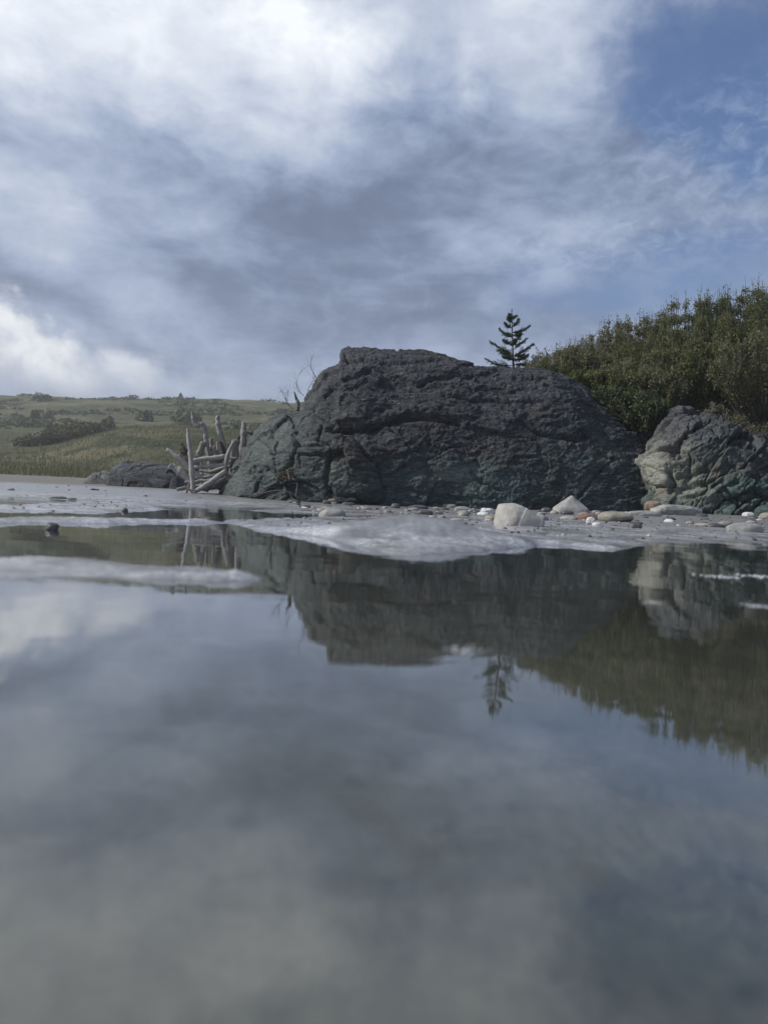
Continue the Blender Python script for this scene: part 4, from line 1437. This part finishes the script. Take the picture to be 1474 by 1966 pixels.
SHRUBS = [
    # photo column, photo row of the crown top, distance, half width, label, leaf material, extra
    (1025, 668, 17.5, 0.95, 'low green shrub right behind the little spruce', 'leaf_g', {}),
    (1085, 645, 17.2, 1.0, 'green shrub second from the little spruce on the skyline', 'leaf_g', {}),
    (1145, 632, 17.0, 0.95, 'shrub third from the little spruce on the skyline', 'leaf_o', {}),
    (1205, 598, 17.0, 1.0, 'grey-twigged shrub fourth from the little spruce on the skyline', 'leaf_o', {}),
    (1265, 584, 17.0, 1.05, 'green shrub fifth from the little spruce on the skyline', 'leaf_g', {}),
    (1335, 550, 17.0, 1.15, 'tall green shrub on the skyline right of the middle of the thicket', 'leaf_g', {}),
    (1405, 545, 17.0, 1.1, 'tall green shrub on the skyline, second from the right edge', 'leaf_g', {}),
    (1472, 522, 17.0, 1.2, 'tallest shrub, cut by the right edge of the picture', 'leaf_g', {}),
    (1560, 505, 17.0, 1.3, 'back shrub almost wholly cut off by the right edge of the picture', 'leaf_g', {}),
    (1012, 692, 15.0, 0.45, 'small leafy shrub touching the foot of the little spruce', 'leaf_g', {}),
    (1042, 674, 15.1, 0.6, 'rounded leafy shrub a step right of the little spruce', 'leaf_g', {}),
    (1078, 656, 15.2, 0.7, 'rounded leafy shrub two steps right of the little spruce', 'leaf_g', {}),
    (1120, 640, 15.5, 0.8, 'rounded leafy shrub where the thicket skyline begins to climb', 'leaf_o', {}),
    (1050, 690, 15.4, 0.75, 'leafy shrub low behind the rock, nearest to the little spruce', 'leaf_g', {}),
    (1110, 675, 15.6, 0.9, 'leafy shrub rising behind the right shoulder of the rock', 'leaf_g', {}),
    (1170, 662, 15.8, 0.9, 'dense green shrub in the middle row left of the gully', 'leaf_g', {}),
    (1235, 636, 15.9, 1.0, 'dense green shrub in the middle row above the gully', 'leaf_g', {}),
    (1305, 612, 15.9, 1.0, 'dense green shrub in the middle row above the cream outcrop', 'leaf_g', {}),
    (1380, 596, 15.9, 1.1, 'dense green shrub in the middle row behind the dark hollow', 'leaf_g', {}),
    (1455, 588, 15.9, 1.1, 'dense green shrub in the middle row at the right edge', 'leaf_g', {}),
    (1130, 712, 14.3, 0.55, 'leafy shrub spilling over the right shoulder of the rock', 'leaf_g', dict(bare=.2, base=770)),
    (1190, 700, 14.0, 0.6, 'leafy shrub spilling over the rock just left of the gully', 'leaf_g', dict(bare=.25, base=795)),
    (1262, 705, 13.9, 0.6, 'twiggy leafy shrub right over the gully', 'leaf_o', dict(bare=.35, base=800)),
    (1165, 690, 14.9, 0.75, 'brownish shrub with many bare twigs behind the rock shoulder', 'leaf_o', dict(bare=.4)),
    (1225, 668, 14.6, 0.85, 'olive shrub with bare lower twigs above the rock gully', 'leaf_o', dict(bare=.45)),
    (1290, 655, 14.5, 0.9, 'twiggy shrub fanning up over the cream outcrop', 'leaf_g', dict(bare=.5)),
    (1345, 640, 14.9, 0.8, 'dark green shrub behind the grey-leaved one', 'leaf_g', dict(bare=.45)),
]
for i, (u, v, Y, hw, lab, lm, kw) in enumerate(SHRUBS):
    top = P(u, v, Y)
    z0 = float(bank_z(np.array([top[0]]), np.array([Y]))[0])
    kw = dict(kw)
    if 'base' in kw:
        z0 = float(P(u, kw.pop('base'), Y)[2])
    h = max(0.6, top[2] - z0)
    shrub((top[0], Y, z0), hw, hw * 0.9, h, 100 + i, lm, lab, **dict(dict(stems=56, subs=10, per=36, lsize=0.054, bare=.35), **kw))
# grey-leaved shrub overhanging the outcrop at the right
b0 = P(1440, 800, 13.2)
shrub((b0[0] + 0.25, 13.2, b0[2] - 0.15), 1.15, 0.9, 1.75, 150, 'leaf_o', 'grey-leaved shrub overhanging the outcrop at the right edge', stems=46, subs=10, per=26, lsize=0.05, bare=0.42, lean=(-0.1, -0.35))
b0 = P(1560, 800, 13.4)
shrub((b0[0], 13.4, b0[2] - 0.2), 1.3, 0.9, 2.2, 151, 'leaf_o', 'grey shrub in front, almost wholly cut off by the right edge', stems=40, subs=9, per=22, lsize=0.055, bare=0.35)
# fresh low bushes in the gully
for j, (u, v, Y, hw, h, lab) in enumerate((
        (1185, 782, 12.9, 0.42, 0.55, 'bright green low bush on the rock at the gully, left one'),
        (1222, 798, 12.6, 0.36, 0.60, 'bright green low bush in the gully between the outcrops, middle one'),
        (1248, 806, 12.4, 0.30, 0.52, 'bright green low bush in the gully, right one next to the cream outcrop'))):
    b0 = P(u, v, Y)
    shrub((b0[0], Y, b0[2] - 0.1), hw, hw, h, 170 + j, 'leaf_b', lab, stems=26, subs=6, per=16, lsize=0.055, bare=0.05, group='green bushes in the gully', upright=0.4)
for j, (u, v, Y, hw, h, lab) in enumerate((
        (1368, 800, 11.9, 0.14, 0.18, 'pale green tuft of leaves on top of the cream outcrop'),
        (1410, 815, 11.7, 0.20, 0.14, 'low creeping plant on the outcrop right of the pale tuft'),
        (1462, 838, 11.4, 0.26, 0.22, 'sprawling leafy plant on the outcrop at the right edge'),
        (549, 915, 11.35, 0.035, 0.06, 'tiny green plant in a crack of the left rock lobe'))):
    b0 = P(u, v, Y)
    shrub((b0[0], Y, b0[2]), hw, hw, h, 190 + j, 'leaf_o' if j < 3 else 'leaf_b', lab, stems=16, subs=4, per=9, lsize=0.035 if j < 3 else 0.016, bare=0.05, group=None, name='small_plant', cat='plant', upright=0.4)


# little spruce on the skyline
def spruce():
    Y = 14.2
    base = P(986, 716, Y)
    o = root('spruce_tree', base)
    B = np.array(base)
    trunk = [P(986, 718, Y), P(984, 680, Y), P(983, 640, Y), P(982, 594, Y)]
    tp, tr = smooth_path([q - B for q in trunk], [0.024, 0.018, 0.011, 0.003], 6)
    v, f, uv = tube_np(tp, tr, 7, 0.06, 4)
    mesh_np('trunk', v, tri_fix(np.array(f)), M['bark'], parent=o, uv=uv)
    r = np.random.default_rng(77)
    tips = [  # start row, tip column, tip row, reach towards the camera
        (702, 932, 690, -.05), (706, 952, 701, .2), (700, 1006, 700, -.2),
        (680, 940, 656, .0), (682, 956, 672, -.25), (684, 1025, 660, -.05), (690, 1010, 684, .25), (672, 1010, 651, .15),
        (664, 966, 652, -.2), (658, 1000, 640, .2), (648, 958, 630, .05), (644, 1017, 626, .0), (646, 974, 640, .2), (638, 1000, 634, -.15),
        (630, 968, 620, -.1), (628, 995, 612, .1), (618, 973, 612, .05), (614, 992, 606, -.05), (606, 976, 603, .04), (690, 976, 684, -.3), (664, 988, 652, -.25)]
    for k in range(9):
        sv = r.uniform(606, 704)
        wd = 0.30 * (sv - 594) + 4
        sg = r.choice([-1, 1])
        tips.append((sv, 984 + sg * wd * r.uniform(.4, .9), sv - r.uniform(2, 14), r.uniform(-.25, .25)))
    so = Soup()
    nv = []
    nf = []
    cnt = 0

    def needles(a, b, n, L):
        nonlocal cnt
        t = r.uniform(0, 1.03, n)[:, None]
        c = a + (b - a) * t
        ax = (b - a) / (np.linalg.norm(b - a) + 1e-9)
        d = r.normal(size=(n, 3))
        d -= (d @ ax)[:, None] * ax
        d /= np.linalg.norm(d, axis=1)[:, None]
        d = d * 0.85 + ax * 0.6 + np.array([0, 0, 0.15])
        d /= np.linalg.norm(d, axis=1)[:, None]
        w = np.cross(d, r.normal(size=(n, 3)))
        w /= np.linalg.norm(w, axis=1)[:, None]
        ll = L * r.uniform(.7, 1.2, n)[:, None]
        vv = np.stack([c - w * 0.0028, c + w * 0.0028, c + d * ll], 1).reshape(-1, 3)
        nv.append(vv)
        nf.append(np.arange(n * 3).reshape(-1, 3) + cnt)
        cnt += n * 3

    for sv, tu, tv, dy in tips:
        su = np.interp(sv, [594, 718], [982, 986])
        a = P(su, sv, Y) - B
        e = P(tu, tv, Y + dy) - B
        m = (a + e) / 2 + np.array([0, 0, -0.06 * np.linalg.norm(e - a)]) + r.normal(size=3) * 0.012
        pth, rd = smooth_path([a, m, e], [0.008, 0.005, 0.0015], 8)
        v, f, uv = tube_np(pth, rd, 5, 0, 1)
        so.add(v, tri_fix(np.array(f)), uv)
        L = np.linalg.norm(e - a)
        for i in range(2, len(pth) - 1):
            needles(pth[i], pth[i + 1], 28, 0.028)
        for i in range(3, len(pth) - 1):
            for s in (-1, 1, 1 if r.random() < .5 else -1):
                ax = (e - a) / L
                sd = np.array([ax[1], -ax[0], 0]) * s * 0.7 + ax * 0.75 + np.array([0, 0, r.uniform(-.5, .6)])
                sd /= np.linalg.norm(sd)
                q = pth[i] + sd * L * r.uniform(.14, .42) * (1.25 - i / len(pth))
                v, f, uv = tube_np(np.array([pth[i], q]), np.array([.003, .0012]), 4, 0, 1)
                so.add(v, tri_fix(np.array(f)), uv)
                needles(pth[i], q, 38, 0.029)
    for i in range(len(tp) - 1):
        needles(tp[i], tp[i + 1], 46, 0.03)
    so.build('branches', M['bark'], parent=o)
    mesh_np('crown', np.vstack(nv), np.vstack(nf), M['needle'], parent=o, smooth=False)
    tag(o, 'little spruce sapling standing alone on top of the dark rock', 'tree')


spruce()


# bare dead shrub on the left shoulder of the rock
def bare_shrub(u, v, Y, stems, label, seed):
    base = P(u, v, Y)
    o = root('bare_shrub', base)
    B = np.array(base)
    r = np.random.default_rng(seed)
    for pts in stems:
        so = Soup()
        c = [P(a, b, Y + r.normal() * 0.05) - B for a, b in pts]
        pth, rd = smooth_path(c, np.linspace(0.0055, 0.002, len(c)), 7)
        vv, f, uv = tube_np(pth, rd, 5, 0, 1)
        so.add(vv, tri_fix(np.array(f)), uv)
        for k in range(9):
            i = r.integers(2, len(pth) - 1)
            L = r.uniform(.08, .26)
            d = pth[i] - pth[i - 1]
            d /= np.linalg.norm(d)
            d = d + r.normal(size=3) * 0.55
            q = pth[i] + d / np.linalg.norm(d) * L
            vv, f, uv = tube_np(np.array([pth[i], (pth[i] + q) / 2 + r.normal(size=3) * .01, q]), np.array([.0022, .0018, .0013]), 4, 0, 1)
            so.add(vv, tri_fix(np.array(f)), uv)
        so.build('twig', M['bark'], parent=o)
    tag(o, label, 'shrub')


bare_shrub(583, 762, 13.8, [[(584, 760), (575, 752), (570, 738), (573, 722), (580, 710)], [(590, 750), (600, 732), (604, 722)], [(608, 728), (598, 708), (597, 696), (601, 682)], [(600, 740), (612, 722), (622, 712)]],
           'bare leafless shrub leaning from the left edge of the big rock', 5)
bare_shrub(562, 788, 13.7, [[(564, 786), (552, 776), (547, 764), (540, 750), (535, 742)], [(556, 780), (552, 768), (553, 752)]],
           'thin leafless twigs left of the splintered snag', 6)

# dry grass tuft on the summit
r_ = np.random.default_rng(9)
n = 420
tb = np.array([P(a, b, 13.1) for a, b in zip(r_.uniform(684, 716, n), r_.uniform(678, 692, n))])
tb[:, 1] += r_.uniform(-.15, .25, n)
d_ = r_.normal(size=(n, 3)) * 0.5
d_[:, 2] = abs(d_[:, 2]) + 0.7
d_ /= np.linalg.norm(d_, axis=1)[:, None]
wv_ = np.cross(d_, r_.normal(size=(n, 3)))
wv_ /= np.linalg.norm(wv_, axis=1)[:, None]
L_ = r_.uniform(.04, .11, n)[:, None]
gv = np.stack([tb - wv_ * .003, tb + wv_ * .003, tb + d_ * L_], 1).reshape(-1, 3)
tag(mesh_np('grass_tuft', gv, np.arange(n * 3).reshape(-1, 3), M['grass'], smooth=False), 'tuft of dry grass on the summit of the big rock', 'grass')


# ------------------------------------------------------------------ the hill behind
HY = np.array([26, 34, 42, 50, 57, 64, 74, 90, 115, 140, 160, 175, 200, 260])
HZ = np.array([0.2, 0.75, 1.3, 2.0, 3.0, 4.0, 5.2, 7.6, 12.0, 16.9, 20.2, 21.0, 20.0, 12.0])


def hill_z(x, y):
    x = np.asarray(x, float)
    y = np.asarray(y, float)
    b = np.clip(x / y, -0.9, 0.9)
    # grassy bluff that runs out to the left
    z = np.interp(y, HY, HZ)
    k = 1.0 + 0.20 * (b + 0.3) - 0.02
    p = np.stack([x.ravel(), y.ravel(), np.zeros(x.size)], -1)
    n = fbm(p * 0.035, 4).reshape(x.shape)
    m = fbm(p * 0.16 + 7, 4).reshape(x.shape)
    bluff = S(y, 44, 56) * (1 - S(y, 58, 84)) * S(b, -0.47, -0.33) * 1.9
    return z * k * (1 + 0.10 * n * S(y, 40, 90)) + bluff + m * 0.38 * S(y, 26, 50)


hb = np.linspace(-1.05, 0.85, 260)
hy = np.geomspace(26, 330, 200)
HB, HYY = np.meshgrid(hb, hy, indexing='ij')
hx = HB * HYY
hz_ = hill_z(hx, HYY)
tag(mesh_np('hillside', np.stack([hx, HYY, hz_], -1).reshape(-1, 3), grid_faces(len(hb), len(hy)), M['hill']), kind='structure')


def clump_np(c, rx, rz, n, ls, r):
    d = r.normal(size=(n, 3))
    d[:, 2] = np.abs(d[:, 2])
    d /= np.linalg.norm(d, axis=1)[:, None]
    q = np.asarray(c) + d * np.array([rx, rx, rz]) * r.uniform(.55, 1.05, n)[:, None]
    return leaves_np(q, ls, r, 0.3, 0.75)


# low scrub covering the hill
r_ = np.random.default_rng(21)
VV, FF, cnt = [], [], 0
N = 3600
bb = r_.uniform(-0.75, 0.35, N)
yy = r_.uniform(62, 178, N)
xx = bb * yy
pp = np.stack([xx * 0.7, yy, np.zeros(N)], -1)
dens = fbm(pp * 0.07 + 3, 4)
zz = hill_z(xx, yy)
for i in range(N):
    if dens[i] < 0.05 + 0.06 * (yy[i] < 85):
        continue
    s = r_.uniform(.3, 0.85) * (0.8 + 1.2 * max(0, dens[i]))
    v, f = clump_np((xx[i], yy[i], zz[i] - .1), s * 1.5, s * 0.75, 34, 0.5 * s + .12, r_)
    VV.append(v)
    FF.append(f + cnt)
    cnt += len(v)
tag(mesh_np('hill_scrub', np.vstack(VV), np.vstack(FF), M['scrub'], smooth=False), 'low dark green scrub dotted over the hillside', 'scrub', kind='stuff')

# long grass on the bluff
N = 26000
bb = r_.uniform(-0.62, 0.05, N)
yy = 27 + 50 * r_.uniform(0, 1, N) ** 1.2
xx = bb * yy
zz = hill_z(xx, yy)
base_ = np.stack([xx, yy, zz - .03], -1)
hh = r_.uniform(.10, .30, N)[:, None]
dd = r_.normal(size=(N, 3)) * 0.25 + np.array([0.15, 0, 1.0])
ww = np.stack([r_.normal(size=N), r_.normal(size=N) * .3, np.zeros(N)], -1)
ww = ww / np.linalg.norm(ww, axis=1)[:, None] * 0.028
gv = np.stack([base_ - ww, base_ + ww, base_ + dd * hh], 1).reshape(-1, 3)
tag(mesh_np('dune_grass', gv, np.arange(N * 3).reshape(-1, 3), M['grass'], smooth=False), 'long dry grass on the bluff behind the beach', 'grass', kind='stuff')


def far_bush(u, vb, Y, w, h, n, label, seed, ls=0.4, cone=False, cat='bush', name='hill_bush', group=None, mat='scrub'):
    """bush or small conifer standing on the hill, seen at column u"""
    r = np.random.default_rng(seed)
    x = (u - CX) / FPX * Y
    z = float(hill_z(np.array([x]), np.array([Y]))[0])
    o = root(name, (x, Y, z))
    if cone:
        q = r.uniform(0, 1, n) ** 1.4
        th = r.uniform(0, 6.283, n)
        rad = w * (1 - q) * r.uniform(.5, 1.05, n)
        c = np.stack([rad * np.cos(th), rad * np.sin(th), 0.08 * h + q * h], -1)
        v, f = leaves_np(c, ls, r, -.1, 0.5)
    else:
        VV, FF, cnt = [], [], 0
        for k in range(7):
            v, f = clump_np((r.normal() * w * .4, r.normal() * w * .3, 0), w * r.uniform(.4, .65), h * r.uniform(.6, 1.0), n // 7, ls, r)
            VV.append(v)
            FF.append(f + cnt)
            cnt += len(v)
        v, f = np.vstack(VV), np.vstack(FF)
    mesh_np('crown', v, f, M[mat], parent=o, smooth=False)
    tv, tf, tuv = tube_np(np.array([(0, 0, -.2), (0, 0, h * .5), (0, 0, h * .9)]), np.array([.09, .06, .02]) * max(1, h / 3), 6, .1, 1)
    mesh_np('trunk', tv, tri_fix(np.array(tf)), M['bark'], parent=o, uv=tuv)
    tag(o, label, cat, group)


far_bush(200, 845, 84, 1.3, 2.0, 900, 'dark rounded tree in the middle of the hill above the grassy bluff', 1, .34, False, 'tree', 'hill_tree')
far_bush(64, 822, 104, 0.9, 1.6, 400, 'small tree on the left part of the hill, left of a pair', 2, .3, False, 'tree', 'hill_tree')
far_bush(84, 822, 104, 0.8, 1.4, 380, 'small tree on the left part of the hill, right of a pair', 3, .3, False, 'tree', 'hill_tree')
far_bush(75, 786, 138, 1.6, 1.9, 300, 'round bush high on the left part of the hill', 4, .55)
far_bush(338, 767, 172, 1.3, 2.0, 220, 'little tree on the hill skyline above the driftwood shelter', 5, .5, True, 'tree', 'conifer_tree')
far_bush(280, 768, 172, 2.0, 1.3, 240, 'low bush on the hill skyline left of the little tree', 6, .5)
far_bush(180, 770, 172, 2.4, 1.0, 240, 'flat bush on the hill skyline above the dark rounded tree', 7, .5)
far_bush(507, 762, 172, 1.6, 1.2, 220, 'low bush on the hill skyline near the big rock', 8, .5)
far_bush(272, 822, 100, 1.6, 1.5, 300, 'round bush on the slope right of the dark rounded tree', 9, .5)
far_bush(350, 822, 98, 2.0, 1.9, 400, 'wide bush on the slope behind the crooked snag', 10, .5)
# dark thicket on the bluff: several bushes side by side
for k, (u, Y, w, h, lab) in enumerate((
        (62, 60, 1.5, 1.0, 'dark thicket bush on the bluff, leftmost of the row'),
        (92, 61, 1.9, 1.4, 'dark thicket bush on the bluff, second from left'),
        (122, 62, 2.1, 1.7, 'dark thicket bush on the bluff, middle and highest'),
        (152, 63, 2.0, 1.4, 'dark thicket bush on the bluff, fourth from left'),
        (180, 64, 1.7, 0.9, 'dark thicket bush on the bluff, rightmost of the row'))):
    far_bush(u, 890, Y, w, h, 1800, lab, 30 + k, .19, mat='mound', name='thicket_bush', group='dark thicket on the bluff')


# ------------------------------------------------------------------ foam flecks on the near water
def foam(u, v, w, seed, label):
    r = np.random.default_rng(seed)
    c = G(u, v, 0.0)
    sc = w / FPX * c[1]
    so = Soup()
    vv, ff = ico(2)
    for k in range(40):
        a = r.normal(size=2) * np.array([.32, .28]) * sc
        s = sc * r.uniform(.012, .045)
        so.add(vv * np.array([s * 1.6, s * 1.6, s * .45]) + np.array([c[0] + a[0], c[1] + a[1], 0.0005]), ff)
    tag(so.build('foam_patch', M['foam'], smooth=True), label, 'foam', 'foam flecks on the near pool')


foam(1258, 1158, 34, 1, 'small white foam fleck right of centre on the near water')
foam(1390, 1108, 60, 2, 'white foam fleck left of another near the right edge')
foam(1462, 1107, 60, 3, 'white foam fleck at the right edge of the near water')
foam(1455, 1164, 50, 4, 'faint foam fleck low at the right edge of the near water')
foam(900, 1250, 70, 5, 'pale foam smear on the reflection of the big rock')

# ------------------------------------------------------------------ sea haze
hzv = np.array([(x, y, z) for x in (-420, 420) for y in (-420, 420) for z in (-3.0, 40.0)], float)
hf = [(0, 1, 3, 2), (4, 6, 7, 5), (0, 4, 5, 1), (2, 3, 7, 6), (0, 2, 6, 4), (1, 5, 7, 3)]
hm = bpy.data.materials.new('haze')
hm.use_nodes = True
hm.node_tree.nodes.clear()
ht = NT(hm.node_tree)
ho = ht.new('ShaderNodeOutputMaterial')
hv = ht.new('ShaderNodeVolumePrincipled')
hv.inputs['Color'].default_value = (0.93, 0.95, 0.97, 1)
hv.inputs['Density'].default_value = 0.0013
hv.inputs['Anisotropy'].default_value = 0.3
ht.l.new(hv.outputs[0], ho.inputs['Volume'])
tag(mesh_np('haze', hzv, hf, hm, smooth=False, origin=(0, 0, 0)), kind='stuff')
